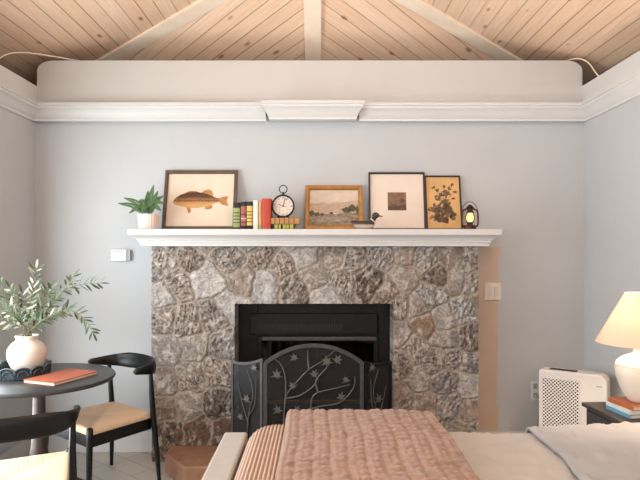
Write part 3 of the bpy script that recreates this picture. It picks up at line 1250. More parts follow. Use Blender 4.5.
art(lp, 'painted_sky', [[L(309, 204), L(358.5, 204), L(358.5, 190), L(309, 190)]], painted('painted_sky', rgb(216, 196, 176), rgb(196, 184, 172), 14), -0.0083)
art(lp, 'painted_hills', [[L(309, 212), L(309, 202), L(316, 203), L(322, 201.5), L(330, 203), L(338, 201), L(345, 202), (L(352, 200)), L(358.5, 199.5), L(358.5, 212)]], painted('painted_hills', rgb(172, 148, 128), rgb(196, 170, 148), 30), -0.0086)
art(lp, 'painted_meadow', [[L(309, 224), L(309, 213), L(322, 212), L(335, 213), L(346, 211), L(358.5, 212), L(358.5, 224)]], painted('painted_meadow', rgb(104, 84, 64), rgb(164, 146, 124), 40), -0.0089)
art(lp, 'painted_river', [[L(312, 219), L(324, 215.5), L(340, 215), L(350, 217), L(340, 219.5), L(325, 221)]], painted('painted_river', rgb(168, 156, 142), rgb(130, 116, 102), 30), -0.0092)
r5 = random.Random(9)
tree_paint = painted('painted_trees', rgb(70, 66, 50), rgb(96, 92, 70), 50)
for a, b, s1, s2 in ((312, 212, 0.02, 0.022), (317, 213, 0.02, 0.016), (322, 213.5, 0.016, 0.012), (346, 209, 0.03, 0.024), (352, 207, 0.034, 0.03), (357, 209, 0.012, 0.03), (331, 212, 0.014, 0.01)):
    art(lp, 'painted_tree', [ell(*L(a, b), s1, s2, 0, 12, 0.25, r5)], tree_paint, -0.0094)

# small picture in a wide mat
sp_, w3, h3 = frame('small_sketch_print', 'black-framed small dark seascape print with wide cream mat, above the duck head', 368.7, 425, 172.7, 4.235, M['frame_black'], 0.012, 0.024)


def K(px, py):
    return ((px - 396.8) / 56.3 * w3, (227.5 - py) / 54.8 * h3)


art(sp_, 'etching', [[K(387.5, 209), K(406, 209), K(406, 191.7), K(387.5, 191.7)]], painted('etching_brown', rgb(112, 82, 64), rgb(136, 104, 84), 26), -0.0083)
art(sp_, 'etching_shore', [[K(387.5, 208.5), K(405.5, 208.5), K(405.5, 203), K(396, 205), K(387.5, 204.5)]], painted('etching_dark', rgb(74, 54, 44), rgb(100, 76, 60), 40), -0.0087)
art(sp_, 'etching_tree', [ell(*K(402, 200), 0.02, 0.02, 0, 12, 0.2, r5), [K(390, 204.5), K(397, 204.5), K(396, 203), K(391, 203)]], painted('etching_dark_tree', rgb(82, 60, 48), rgb(104, 80, 64), 40), -0.0087)

# botanical print
bp, w4, h4 = frame('botanical_print', 'tan botanical print in thin black frame, beside the lantern', 425.3, 461, 176, 4.22, M['frame_black'], 0.010, 0.02, back='botanical_paper')


def B(px, py):
    return ((px - 443.1) / 35.7 * w4, (227.5 - py) / 51.5 * h4)


dk = painted('botanical_ink', rgb(96, 76, 60), rgb(152, 122, 92), 60)
r6 = random.Random(4)
pol = []
for k in range(70):
    a, q = r6.uniform(0, 2 * PI), r6.random() ** 0.6
    pol.append(ell(*B(441.5 + 13 * q * math.cos(a), 211.5 + 8 * q * math.sin(a)), r6.uniform(0.012, 0.026), r6.uniform(0.008, 0.016), r6.uniform(0, 3), 9, 0.25, r6))
for k in range(30):
    a, q = r6.uniform(0, 2 * PI), r6.random() ** 0.6
    pol.append(ell(*B(444 + 7 * q * math.cos(a), 198 + 8 * q * math.sin(a)), r6.uniform(0.010, 0.018), r6.uniform(0.006, 0.012), r6.uniform(0, 3), 9, 0.25, r6))
art(bp, 'botanical_foliage', pol, dk, -0.0083)
pol = []
for (a, b) in ((434, 187), (438, 190), (444, 186), (450, 188), (453, 184.5), (455, 191), (448, 192), (453, 197), (436, 196)):
    for j in range(3):
        pol.append(ell(*B(a + r6.uniform(-1, 1), b + r6.uniform(-1, 1)), 0.011, 0.006, r6.uniform(0, 3), 8, 0.3, r6))
    m0 = B(a, b)
    c0 = B(443, 202)
    pol.append([m0, (m0[0] + 0.002, m0[1]), (c0[0] + 0.003, c0[1]), c0])
art(bp, 'botanical_flowers', pol, painted('botanical_flower_ink', rgb(104, 78, 60), rgb(150, 106, 72), 40), -0.0086)


# books
def book(name, label, x, y, z, w, d, h, cover, bands=(), rot=(0, 0, 0), group='books on the mantel', title=True):
    """upright book: spine faces -y; w thickness, d depth, h height"""
    t = thing(name, label, 'book', (x, y, z), rot, group)
    m = MB()
    c = 0.0025
    # cover: two boards and a rounded spine
    m.box(-w / 2, -w / 2 + c, -d / 2 + 0.004, d / 2, 0, h)
    m.box(w / 2 - c, w / 2, -d / 2 + 0.004, d / 2, 0, h)
    sp = []
    for k in range(7):
        a = PI + k / 6 * PI
        sp.append((w / 2 * math.cos(a), -d / 2 + 0.004 + min(0.006, w * 0.25) * math.sin(a)))
    m.slab(sp + [(w / 2, -d / 2 + 0.007), (-w / 2, -d / 2 + 0.007)], 0, h)
    m.build('cover', cover, t, smooth=40)
    MB().box(-w / 2 + c, w / 2 - c, -d / 2 + 0.007, d / 2 - 0.004, 0.003, h - 0.003).build('pages', M['paper'], t)
    for (z0, z1, bm_) in bands:
        sp2 = []
        for k in range(7):
            a = PI + k / 6 * PI
            sp2.append(((w / 2 + 0.0004) * math.cos(a), -d / 2 + 0.004 + (min(0.006, w * 0.25) + 0.0008) * math.sin(a)))
        MB().slab(sp2, z0 * h, z1 * h).build('spine_band', bm_, t)
    return t


BY = 4.12


def bk(px0, px1):
    return (X(px0, BY) + X(px1, BY)) / 2, abs(X(px1, BY) - X(px0, BY)) - 0.001


blk = flat('book_black', rgb(40, 40, 38))
grn = flat('book_green', rgb(146, 156, 96), 0.7)
yel = flat('book_yellow', rgb(206, 178, 96), 0.7)
redd = flat('book_dusty_red', rgb(158, 92, 82), 0.7)
whit = flat('book_white', rgb(222, 216, 206), 0.7)
orange = flat('book_orange_tan', rgb(196, 148, 104), 0.7)
red = flat('book_red', rgb(178, 62, 40), 0.6)
tan = flat('book_tan', rgb(176, 128, 76), 0.7)
lime = flat('book_lime', rgb(170, 174, 72), 0.7)
x, w = bk(234.3, 241.3)
book('green_book', 'upright green book with black bands, next to the fish print', x, BY, MZ, w, 0.13, 0.185, grn, [(0.0, 0.08, blk), (0.24, 0.27, blk), (0.36, 0.39, blk), (0.48, 0.51, blk), (0.60, 0.63, blk), (0.80, 1.0, blk)])
x, w = bk(241.9, 247.4)
book('dusty_red_book', 'upright faded red book with dark top, between green and yellow books', x, BY, MZ, w, 0.13, 0.19, redd, [(0.0, 0.13, blk), (0.24, 0.27, blk), (0.38, 0.40, whit), (0.52, 0.55, blk), (0.84, 1.0, blk)])
x, w = bk(247.8, 253.8)
book('yellow_book', 'upright yellow book with black bands and black ends, beside the white book', x, BY, MZ, w, 0.13, 0.192, yel, [(0.0, 0.14, blk), (0.26, 0.29, blk), (0.38, 0.41, blk), (0.50, 0.53, blk), (0.62, 0.65, blk), (0.84, 1.0, blk)])
x, w = bk(254.2, 259.2)
book('white_book', 'plain off-white upright book between the yellow and orange books', x, BY, MZ, w, 0.13, 0.20, whit)
x, w = bk(259.5, 262.7)
book('orange_book', 'thin orange-tan upright book against the red book', x, BY, MZ, w, 0.13, 0.20, orange, [(0.0, 0.16, grn)])
x, w = bk(262.9, 271.8)
book('red_book', 'thick plain red upright book beside the round clock', x, BY, MZ, w, 0.14, 0.212, red)


# lying books: rotate so the spine still faces the room
def lying(name, label, px0, px1, z, th, cover, bands):
    xa, xb = X(px0, BY), X(px1, BY)
    L_ = xb - xa
    t = book(name, label, xa, BY, z + th / 2, th, 0.14, L_, cover, bands, (0, PI / 2, 0), 'books lying under the clock')
    return t


lying('lime_book', 'lime and black striped book lying flat on the mantel, lower of two', 273.5, 295.5, MZ, 0.034, lime, [(0.0, 0.08, blk), (0.22, 0.26, blk), (0.36, 0.45, blk), (0.58, 0.61, blk), (0.72, 0.76, blk), (0.92, 1.0, blk)])
lying('tan_book', 'tan ribbed-spine book lying flat directly beneath the clock', 272, 299.5, MZ + 0.0345, 0.044, tan, [(0.12, 0.15, M['bronze_wood']), (0.28, 0.31, M['bronze_wood']), (0.45, 0.48, M['bronze_wood']), (0.62, 0.65, M['bronze_wood']), (0.8, 0.83, M['bronze_wood'])])

# clock on the lying books
CY_ = 4.10
cz0 = MZ + 0.0795
crad = 0.080
clk = thing('mantel_clock', 'round black-rimmed clock with ring handle standing on two lying books', 'clock', (X(283.2, CY_), CY_, cz0))
cc = (0, 0, crad + 0.004)


def lathe_y(m, prof, n=36):
    rings = []
    for r, y in prof:
        rings.append([(r * math.cos(k / n * 2 * PI), y, cc[2] + r * math.sin(k / n * 2 * PI)) for k in range(n)])
    m.loft(rings)


m = MB()
lathe_y(m, [(0.066, 0.026), (crad - 0.004, 0.02), (crad, 0.0), (crad, -0.014), (crad - 0.005, -0.020), (crad - 0.011, -0.019), (crad - 0.012, -0.008)])
m.build('case', M['clock_black'], clk, smooth=40)


def clockface():
    t = NT('floral_clock_face')
    n1 = t.noise(t.coords((1, 1, 1)), 55, 3, 0.6)
    c = t.ramp(n1, [(0.32, rgb(150, 120, 124)), (0.45, rgb(216, 200, 188)), (0.58, rgb(222, 208, 196)), (0.72, rgb(196, 150, 120))])
    t.set(Base_Color=c, Roughness=0.5)
    return t.m


m = MB()
lathe_y(m, [(crad - 0.0118, -0.007), (crad - 0.0118, -0.0095)])
m.build('dial', clockface(), clk)
for k in range(12):
    a = k / 12 * 2 * PI
    M4 = Matrix.Translation((0, 0, cc[2])) @ Matrix.Rotation(a, 4, 'Y')
    MB().box(-0.0015, 0.0015, -0.0105, -0.0094, 0.050, 0.060, M4).build('hour_mark', M['clock_black'], clk)
for ln, ang_, nm in ((0.034, -1.2, 'hour_hand'), (0.048, 0.25, 'minute_hand')):
    M4 = Matrix.Translation((0, 0, cc[2])) @ Matrix.Rotation(ang_, 4, 'Y')
    MB().box(-0.0018, 0.0018, -0.0125, -0.0108, -0.008, ln, M4).build(nm, M['clock_black'], clk)
m = MB()
m.ball((0, -0.011, cc[2]), 0.005)
m.build('hub', M['brass'], clk, smooth=60)
m = MB()
m.tube([(0, 0, cc[2] + crad - 0.002), (0, 0, cc[2] + crad + 0.016)], [0.009, 0.006], 10)
m.torus((0, 0, cc[2] + crad + 0.037), 0.027, 0.0032, 28, 8)
m.build('ring_handle', M['clock_black'], clk, smooth=50)
for sg in (-1, 1):
    MB().tube([(sg * 0.035, 0, 0.0), (sg * 0.030, 0, 0.018)], [0.006, 0.008], 10).build('foot', M['clock_black'], clk, smooth=50)

# duck decoy
DY = 4.06
dk_ = thing('duck_decoy', 'carved duck decoy with dark green head facing right on the mantel', 'duck decoy', (X(364, DY), DY, MZ))
dk_.scale = (1.12, 1.12, 1.18)


def duckmat():
    t = NT('painted_duck_body')
    tc = t.n('ShaderNodeTexCoord')
    sp = t.n('ShaderNodeSeparateXYZ')
    t.l(tc.outputs['Object'], sp.inputs[0])
    hgt = t.math('ADD', t.math('MULTIPLY', sp.outputs['Z'], 18), t.math('MULTIPLY', t.noise(t.coords(), 40, 3), 0.12))
    c = t.ramp(hgt, [(0.30, rgb(196, 186, 172)), (0.52, rgb(172, 160, 146)), (0.60, rgb(70, 54, 44)), (0.9, rgb(52, 42, 36))])
    t.set(Base_Color=c, Roughness=0.5)
    return t.m


m = MB()
rings = []
prof = [(-0.082, 0.046, 0.004), (-0.074, 0.043, 0.013), (-0.055, 0.030, 0.026), (-0.025, 0.025, 0.030), (0.01, 0.024, 0.031), (0.038, 0.026, 0.029), (0.054, 0.029, 0.020), (0.064, 0.031, 0.008)]
for px_, zc_, r_ in prof:
    rings.append([(px_, r_ * 1.05 * math.cos(k / 14 * 2 * PI), max(0, zc_ + r_ * 0.85 * math.sin(k / 14 * 2 * PI))) for k in range(14)])
m.loft(rings)
m.build('body', duckmat(), dk_, smooth=60)
m = MB()
neck = [(0.046, 0, 0.040), (0.058, 0, 0.058), (0.066, 0, 0.072)]
m.tube(neck, [(0.020, 0.020), (0.015, 0.015), (0.014, 0.014)], 12)
m.ball((0.072, 0, 0.082), (0.023, 0.017, 0.018), 14, 8)
m.build('head', flat('duck_head_green', rgb(34, 44, 38), 0.35, 0.3, 30), dk_, smooth=60)
MB().tube([(0.051, 0, 0.049), (0.055, 0, 0.054)], [0.0195, 0.0182], 14).build('neck_ring', flat('duck_white', rgb(214, 206, 196)), dk_, smooth=60)
MB().tube([(0.088, 0, 0.081), (0.104, 0, 0.076), (0.116, 0, 0.076)], [(0.008, 0.0075), (0.008, 0.0045), (0.006, 0.003)], 10).build('bill', flat('duck_bill', rgb(150, 104, 60), 0.5), dk_, smooth=60)
for sg in (-1, 1):
    MB().ball((0.078, sg * 0.0145, 0.087), 0.0028, 8, 6).build('eye', flat('duck_eye', rgb(190, 140, 60), 0.2), dk_, smooth=60)

# oil lantern
LY = 4.10
ln = thing('oil_lantern', 'small dark copper hurricane lantern glowing yellow at mantel end', 'lantern', (X(470, LY), LY, MZ))
m = MB()
m.lathe([(0.040, 0), (0.044, 0.004), (0.044, 0.022), (0.036, 0.030), (0.020, 0.034), (0.018, 0.044), (0.024, 0.047), (0.024, 0.052)], 24)
m.build('tank', M['bronze'], ln, smooth=40)
m = MB()
m.lathe([(0.020, 0.052), (0.030, 0.066), (0.033, 0.082), (0.028, 0.104), (0.021, 0.118)], 24, caps=False)
m.build('glass_globe', M['globe'], ln, smooth=60)
m = MB()
m.lathe([(0.010, 0.053), (0.021, 0.064), (0.026, 0.080), (0.022, 0.098), (0.010, 0.114)], 14)
m.build('flame', M['glow'], ln, smooth=60)
m = MB()
m.lathe([(0.026, 0.118), (0.027, 0.124), (0.020, 0.130), (0.017, 0.146), (0.024, 0.150), (0.026, 0.155), (0.014, 0.166), (0.012, 0.172)], 24)
m.build('chimney_cap', M['bronze'], ln, smooth=40)
for sg in (-1, 1):
    pts = spline([(sg * 0.036, 0, 0.020), (sg * 0.054, 0, 0.034), (sg * 0.056, 0, 0.080), (sg * 0.050, 0, 0.128), (sg * 0.020, 0, 0.146)], 6)
    MB().tube(pts, 0.0062, 10).build('side_tube', M['bronze'], ln, smooth=60)
m = MB()
m.torus((0, 0, 0.074), 0.0345, 0.0016, 24, 6, 'z')
m.torus((0, 0, 0.094), 0.0335, 0.0016, 24, 6, 'z')
for k in range(4):
    a = PI / 4 + k * PI / 2
    m.tube([(0.024 * math.cos(a), 0.024 * math.sin(a), 0.050), (0.035 * math.cos(a), 0.035 * math.sin(a), 0.084), (0.025 * math.cos(a), 0.025 * math.sin(a), 0.120)], 0.0014, 6)
m.build('wire_guard', M['bronze'], ln, smooth=60)
pts = [(0.054 * math.cos(a), 0.006, 0.125 + 0.068 * math.sin(a)) for a in [PI * k / 16 for k in range(17)]]
MB().tube(pts, 0.0022, 8).build('bail_handle', M['bronze'], ln, smooth=60)

# fern in ribbed pot
PY = 4.10
fern = thing('potted_fern', 'small green fern in a ribbed pale pink pot at mantel end', 'potted plant', (X(148.5, PY), PY, MZ))
m = MB()
m.lathe([(0.058, 0), (0.064, 0.006), (0.069, 0.06), (0.072, 0.100), (0.072, 0.106), (0.065, 0.106), (0.063, 0.085)], 120, (0, 0, 0), 24, 0.022)
m.build('pot', simple('pink_stoneware', rgb(228, 206, 194), 0.6, 0, 0.04, 12), fern, smooth=50)
MB().lathe([(0.0625, 0.080), (0.0625, 0.088)], 24).build('soil', flat('soil', rgb(58, 46, 38), 0.95), fern)
r7 = random.Random(21)


def frond(end, bow, width=0.024):
    p0 = Vector((r7.uniform(-0.02, 0.02), r7.uniform(-0.02, 0.02), 0.088))
    e = Vector(end)
    mid = (p0 + e) / 2 + Vector((0, 0, bow))
    P = spline([p0, mid, e], 9)
    m = MB()
    m.tube(P, 0.0014, 5)
    n = len(P)
    for i in range(3, n):
        d = (P[min(i + 1, n - 1)] - P[i - 1]).normalized()
        t = i / n
        wd = width * math.sin(PI * min(1, 0.2 + 0.75 * t))
        view = Vector((0, -1, 0.55)).normalized()
        sd = d.cross(view).normalized()
        for sg in (-1, 1):
            for off in (0, 0.5) if i > 4 else (0,):
                b = P[i] + (P[i - 1] - P[i]) * off
                m.leaf(b, (sd * sg + d * 0.5), view, max(0.006, wd), 0.0072, 0.12)
    m.leaf(P[-1], d, Vector((0, -1, 0.5)), 0.012, 0.005, 0.1)
    return m.build('frond', M['fern'], fern, normals=False)


FX = X(148.5, PY)


def fp(px, py, dy=0.0):
    return (X(px, PY + dy) - FX, dy, Z(py, PY + dy) - MZ)


for (a, b, dy, bow) in ((153.5, 186, -0.02, 0.02), (157.5, 192, -0.05, 0.02), (119.5, 203.5, -0.02, 0.03), (125, 198, 0.03, 0.03), (130, 212.5, -0.07, 0.05), (163, 203, -0.06, 0.05), (160, 210, -0.09, 0.05), (146, 198, -0.04, 0.03),
                        (139, 202, -0.05, 0.05), (150, 206, -0.10, 0.05), (142, 211, -0.10, 0.05), (163, 196, -0.03, 0.03), (155, 200, 0.04, 0.03), (136, 207, 0.05, 0.04), (148, 192, 0.02, 0.02), (157, 207, 0.02, 0.04)):
    frond(fp(a, b, dy), bow)

# ------------------------------------------------------------------ on the walls
def wallbox(px0, px1, py0, py1, d, mat, par, name, y=WY, bev=0.003):
    return MB().box(X(px0, y), X(px1, y), y - d, y, Z(py1, y), Z(py0, y)).build(name, mat, par, bevel=bev)


th = thing('wall_thermostat', 'small white thermostat box on the back wall left of the mantel', 'thermostat', (0, 0, 0))
wallbox(112, 127.5, 249.5, 261, 0.025, M['plastic'], th, 'housing')
wallbox(128, 131.5, 250, 260.5, 0.028, M['plastic_grey'], th, 'side_dial')
m = MB()
for k in range(4):
    m.box(X(114 + 2.8 * k, WY), X(115.8 + 2.8 * k, WY), WY - 0.0262, WY - 0.02, Z(252, WY), Z(251, WY))
m.build('vent_slots', M['plastic_grey'], th)
sw = thing('light_switch', 'double rocker light switch plate on the wall right of the fireplace', 'light switch', (0, 0, 0))
wallbox(484.3, 501, 282.5, 300, 0.008, simple('ivory_plate', rgb(226, 212, 200), 0.4), sw, 'plate', WY - 0.003)
for a in (487.5, 494):
    wallbox(a, a + 4.2, 286.5, 296, 0.014, M['plastic'], sw, 'rocker', WY - 0.003, 0.002)
ou = thing('wall_outlet', 'white wall outlet with plugged cord beside the dehumidifier', 'outlet', (0, 0, 0))
wallbox(530.5, 539.5, 381, 400, 0.008, M['plastic'], ou, 'plate')
for b in (386, 395):
    wallbox(533, 537, b - 2.5, b + 2.5, 0.010, M['plastic_grey'], ou, 'socket', WY, 0.001)
# power cord with its plug
oxx = X(535, WY)
cord = thing('power_cord', 'grey power cord hanging from the wall outlet', 'cord', (oxx, WY - 0.035, Z(395, WY)))
MB().box(-0.012, 0.012, -0.012, 0.0245, -0.013, 0.013).build('plug', M['plastic_grey'], cord, bevel=0.003)
MB().tube(spline([(0, -0.006, -0.012), (0.008, -0.012, -0.10), (0.0, -0.014, -0.25), (0.03, -0.02, -0.40), (0.12, -0.05, -0.445)], 6), 0.0035, 8).build('wire', M['plastic_grey'], cord, smooth=60)

# loose cables on the ledges above
lc = MB().tube(spline([(X(-8, 3.9), 3.9, Z(66, 3.9)), (X(4, 3.95), 3.95, Z(55.5, 3.95)), (X(22, 4.02), 4.02, Z(52.5, 4.02)), (X(45, 4.15), 4.15, Z(55, 4.15)), (X(70, 4.3), 4.30, TOP + 0.012), (X(85, 4.36), 4.36, TOP + 0.006)], 6), 0.005, 8).build('ceiling_cable', M['cable'], smooth=60)
tag(lc, 'cream cable arching over the left corner below the wooden ceiling', 'cable')
lc = MB().tube(spline([(X(560, 4.36), 4.36, TOP + 0.006), (X(575, 4.3), 4.28, TOP + 0.010), (X(585, 4.24), 4.2, Z(62, 4.2)), (X(596, 4.15), 4.15, Z(73, 4.15)), (X(599, 4.2), 4.12, Z(84, 4.12))], 6), 0.005, 8).build('ceiling_cable', M['cable'], smooth=60)
tag(lc, 'cream cable drooping over the right corner of the ledge', 'cable')

# ------------------------------------------------------------------ dining corner
TX, TY, TR, TZ = -1.625, 3.45, 0.425, 0.735
tb = thing('round_table', 'round black pedestal table in the left corner holding vase and notebook', 'table', (TX, TY, 0))
MB().lathe([(TR - 0.03, TZ - 0.028), (TR - 0.008, TZ - 0.024), (TR, TZ - 0.012), (TR - 0.004, TZ - 0.002), (TR - 0.008, TZ)], 72).build('tabletop', M['table_top'], tb, smooth=30)
m = MB()
m.lathe([(0.12, TZ - 0.045), (0.12, TZ - 0.030), (0.07, TZ - 0.0285), (0.055, TZ - 0.06), (0.062, TZ - 0.066), (0.062, TZ - 0.08), (0.045, TZ - 0.088), (0.048, TZ - 0.11), (0.034, TZ - 0.12), (0.038, 0.45), (0.044, 0.33), (0.058, 0.25), (0.055, 0.2), (0.07, 0.17), (0.07, 0.13), (0.05, 0.11)][::-1], 28)
m.build('pedestal', M['bronze_wood'], tb, smooth=40)
for k in range(4):
    a = PI / 4 + k * PI / 2
    ca, sa = math.cos(a), math.sin(a)
    P = spline([(0.04 * ca, 0.04 * sa, 0.15), (0.14 * ca, 0.14 * sa, 0.12), (0.24 * ca, 0.24 * sa, 0.05), (0.31 * ca, 0.31 * sa, 0.022)], 5)
    MB().tube(P, [(0.022, 0.03 - 0.0008 * i) for i in range(len(P))], 10).build('foot', M['bronze_wood'], tb, smooth=60)


def chair(label, loc, rz):
    t = thing('dining_chair', label, 'chair', loc, rz, 'black dining chairs at the round table')
    # plan corners of the seat (x right, y forward)
    fl, fr_, bl_, br_ = Vector((-0.245, 0.215, 0)), Vector((0.245, 0.215, 0)), Vector((-0.205, -0.215, 0)), Vector((0.205, -0.215, 0))
    sz_ = 0.452
    # woven seat in four triangles
    bm = bmesh.new()
    uvl = bm.loops.layers.uv.new('UVMap')
    cen = (fl + fr_ + bl_ + br_) / 4
    N = 12
    for a, b, axis in ((fl, fr_, 0), (fr_, br_, 1), (br_, bl_, 0), (bl_, fl, 1)):
        rows = []
        for i in range(N + 1):
            s = i / N
            row = []
            k = N - i if i < N else 0
            cnt = max(1, k)
            for j in range(cnt + 1):
                p = a.lerp(b, j / cnt).lerp(cen, s)
                if i == N:
                    p = cen
                z = sz_ - 0.018 * s * (1 - 0.35 * s) + 0.004 * math.sin(PI * s)
                dx = abs(j / cnt - 0.5) * 2
                z -= 0.011 * dx ** 8 * (1 - 0.6 * s) * min(1, s * 6)
                row.append(bm.verts.new((p.x, p.y, z)))
            rows.append(row)
        for r0, r1 in zip(rows, rows[1:]):
            n0, n1 = len(r0) - 1, len(r1) - 1
            i0 = i1 = 0
            while i0 < n0 or i1 < n1:
                if i0 < n0 and (i1 >= n1 or (i0 + 1) / n0 <= (i1 + 1) / max(n1, 1)):
                    vs = (r0[i0], r0[i0 + 1], r1[i1])
                    i0 += 1
                else:
                    vs = (r0[i0], r1[i1 + 1], r1[i1])
                    i1 += 1
                try:
                    f = bm.faces.new(vs)
                    f.material_index = 0
                    for lp in f.loops:
                        c_ = lp.vert.co
                        lp[uvl].uv = (c_.x, c_.y) if axis == 1 else (c_.y, c_.x)
                except ValueError:
                    pass
        # rolled edge over the rail
        ea, eb = rows[0][0].co.copy(), rows[0][-1].co.copy()
        out = Vector((b.y - a.y, -(b.x - a.x), 0)).normalized()
        if out.dot(a - cen) < 0:
            out = -out
        prev = rows[0]
        for (o_, dz) in ((0.008, -0.006), (0.011, -0.018), (0.010, -0.036), (0.0, -0.040)):
            cur = [bm.verts.new((v.co.x + out.x * o_, v.co.y + out.y * o_, sz_ + dz)) for v in rows[0]]
            for i in range(len(cur) - 1):
                f = bm.faces.new((prev[i], prev[i + 1], cur[i + 1], cur[i]))
                for lp in f.loops:
                    c_ = lp.vert.co
                    lp[uvl].uv = (c_.x, c_.y) if axis == 1 else (c_.y, c_.x)
            prev = cur
    bmesh.ops.remove_doubles(bm, verts=bm.verts, dist=1e-4)
    bmesh.ops.recalc_face_normals(bm, faces=bm.faces)
    me = bpy.data.meshes.new('seat')
    bm.to_mesh(me)
    bm.free()
    me.materials.append(M['cord'])
    me.polygons.foreach_set('use_smooth', [True] * len(me.polygons))
    s_o = bpy.data.objects.new('seat', me)
    COL.objects.link(s_o)
    s_o.parent = t
    # rails under the seat
    for a, b in ((fl, fr_), (fr_, br_), (br_, bl_), (bl_, fl)):
        d = (b - a).normalized()
        n = Vector((-d.y, d.x, 0))
        m = MB()
        rg = []
        for p in (a, b):
            rg.append([p + n * 0.011 + Vector((0, 0, 0.414)), p - n * 0.011 + Vector((0, 0, 0.414)), p - n * 0.011 + Vector((0, 0, 0.345)), p + n * 0.011 + Vector((0, 0, 0.345))])
        m.loft(rg)
        m.build('seat_rail', M['black_wood'], t, bevel=0.004)
    # legs
    for sg in (-1, 1):
        P = [(sg * 0.262, 0.232, 0), (sg * 0.258, 0.228, 0.2), (sg * 0.252, 0.222, 0.40), (sg * 0.250, 0.220, 0.452), (sg * 0.250, 0.220, 0.460)]
        MB().tube(P, [0.011, 0.016, 0.019, 0.019, 0.012], 14).build('leg', M['black_wood'], t, smooth=50)
        P = [(sg * 0.272, -0.240, 0), (sg * 0.254, -0.232, 0.2), (sg * 0.234, -0.220, 0.42), (sg * 0.232, -0.208, 0.58), (sg * 0.236, -0.198, 0.715)]
        MB().tube(P, [0.011, 0.016, 0.019, 0.016, 0.012], 14).build('leg', M['black_wood'], t, smooth=50)
    # curved back rail ending in short arms
    pts, rad = [], []
    ctl = [(0.262, -0.065, 0.735), (0.250, -0.13, 0.733), (0.236, -0.195, 0.730), (0.195, -0.252, 0.730), (0.11, -0.288, 0.732), (0.0, -0.300, 0.733)]
    ctl = ctl + [(-x_, y_, z_) for x_, y_, z_ in ctl[-2::-1]]
    sp = spline(ctl, 5)
    n = len(sp)
    rads = []
    for i in range(n):
        u = abs(i / (n - 1) - 0.5) * 2          # 0 mid, 1 tip
        hgt = 0.051 - 0.033 * max(0, (u - 0.25) / 0.75) ** 0.9
        wd = 0.012 + 0.008 * u
        rads.append((wd, hgt))
    rads[0] = rads[-1] = (0.012, 0.010)
    MB().tube(sp, rads, 16).build('back_rail', M['black_wood'], t, smooth=60)
    return t


chair('black dining chair with tan woven seat beside the stone fireplace, behind the table', (-1.350, 3.690, 0), math.atan2(0.63, -0.775))
chair('black dining chair cut off at the lower left corner, in front of the table', (-1.390, 2.705, 0), math.radians(27))

# tray, vase, olive branches, notebook
VY = 3.49
vx = X(27, VY)
ty_x = vx - 0.035
tray = thing('scalloped_tray', 'dark woven tray with scalloped rim around the vase on the table', 'tray', (ty_x, VY, TZ))
MB().lathe([(0.150, 0), (0.158, 0.003), (0.158, 0.008), (0.150, 0.010)], 48).build('base', M['basket'], tray, smooth=40)
m = MB()
nsc = 12
for k in range(nsc):
    a0 = k / nsc * 2 * PI
    for j in range(1):
        pts = []
        hw = PI / nsc * 1.12
        for i in range(13):
            a = PI * i / 12
            pts.append((a0 + hw * math.cos(a), 0.036 + 0.034 * math.sin(a)))
        pts = [(a0 + hw, 0.004)] + pts + [(a0 - hw, 0.004)]
        rad_in, rad_out = (0.150, 0.156) if k % 2 else (0.155, 0.161)
        A = [m.bm.verts.new((rad_out * math.cos(t_), rad_out * math.sin(t_), z_)) for t_, z_ in pts]
        B_ = [m.bm.verts.new((rad_in * math.cos(t_), rad_in * math.sin(t_), z_)) for t_, z_ in pts]
        m.bm.faces.new(A)
        m.bm.faces.new(list(reversed(B_)))
        for i in range(len(pts)):
            q = (i + 1) % len(pts)
            m.bm.faces.new((A[q], A[i], B_[i], B_[q]))
m.build('scalloped_rim', M['basket'], tray)
m = MB()
for k in range(nsc):
    a0 = k / nsc * 2 * PI
    hw = PI / nsc * 1.08
    R_ = 0.162
    P = [(R_ * math.cos(a0 + hw * math.cos(PI * i / 12)), R_ * math.sin(a0 + hw * math.cos(PI * i / 12)), 0.036 + 0.033 * math.sin(PI * i / 12)) for i in range(13)]
    m.tube(P, 0.004, 6)
    P = [(R_ * math.cos(a0 + hw * 0.6 * math.cos(PI * i / 12)), R_ * math.sin(a0 + hw * 0.6 * math.cos(PI * i / 12)), 0.022 + 0.028 * math.sin(PI * i / 12)) for i in range(13)]
    m.tube(P, 0.003, 6)
m.build('rim_cane', simple('grey_cane', rgb(78, 88, 94), 0.6, 0, 0.3, 50), tray, smooth=60)

vz = TZ + 0.0105
vase = MB().lathe([(0.05, 0), (0.066, 0.006), (0.086, 0.04), (0.104, 0.085), (0.109, 0.12), (0.104, 0.15), (0.085, 0.178), (0.066, 0.192), (0.058, 0.200), (0.060, 0.212), (0.066, 0.222), (0.062, 0.226), (0.054, 0.222), (0.050, 0.20), (0.070, 0.17), (0.09, 0.12), (0.06, 0.02)], 56, caps=True).build('vase', M['ceramic'], smooth=60)
vase.location = (vx, VY, vz)
tag(vase, 'round cream ceramic vase standing in the dark tray on the table', 'vase')
r8 = random.Random(33)


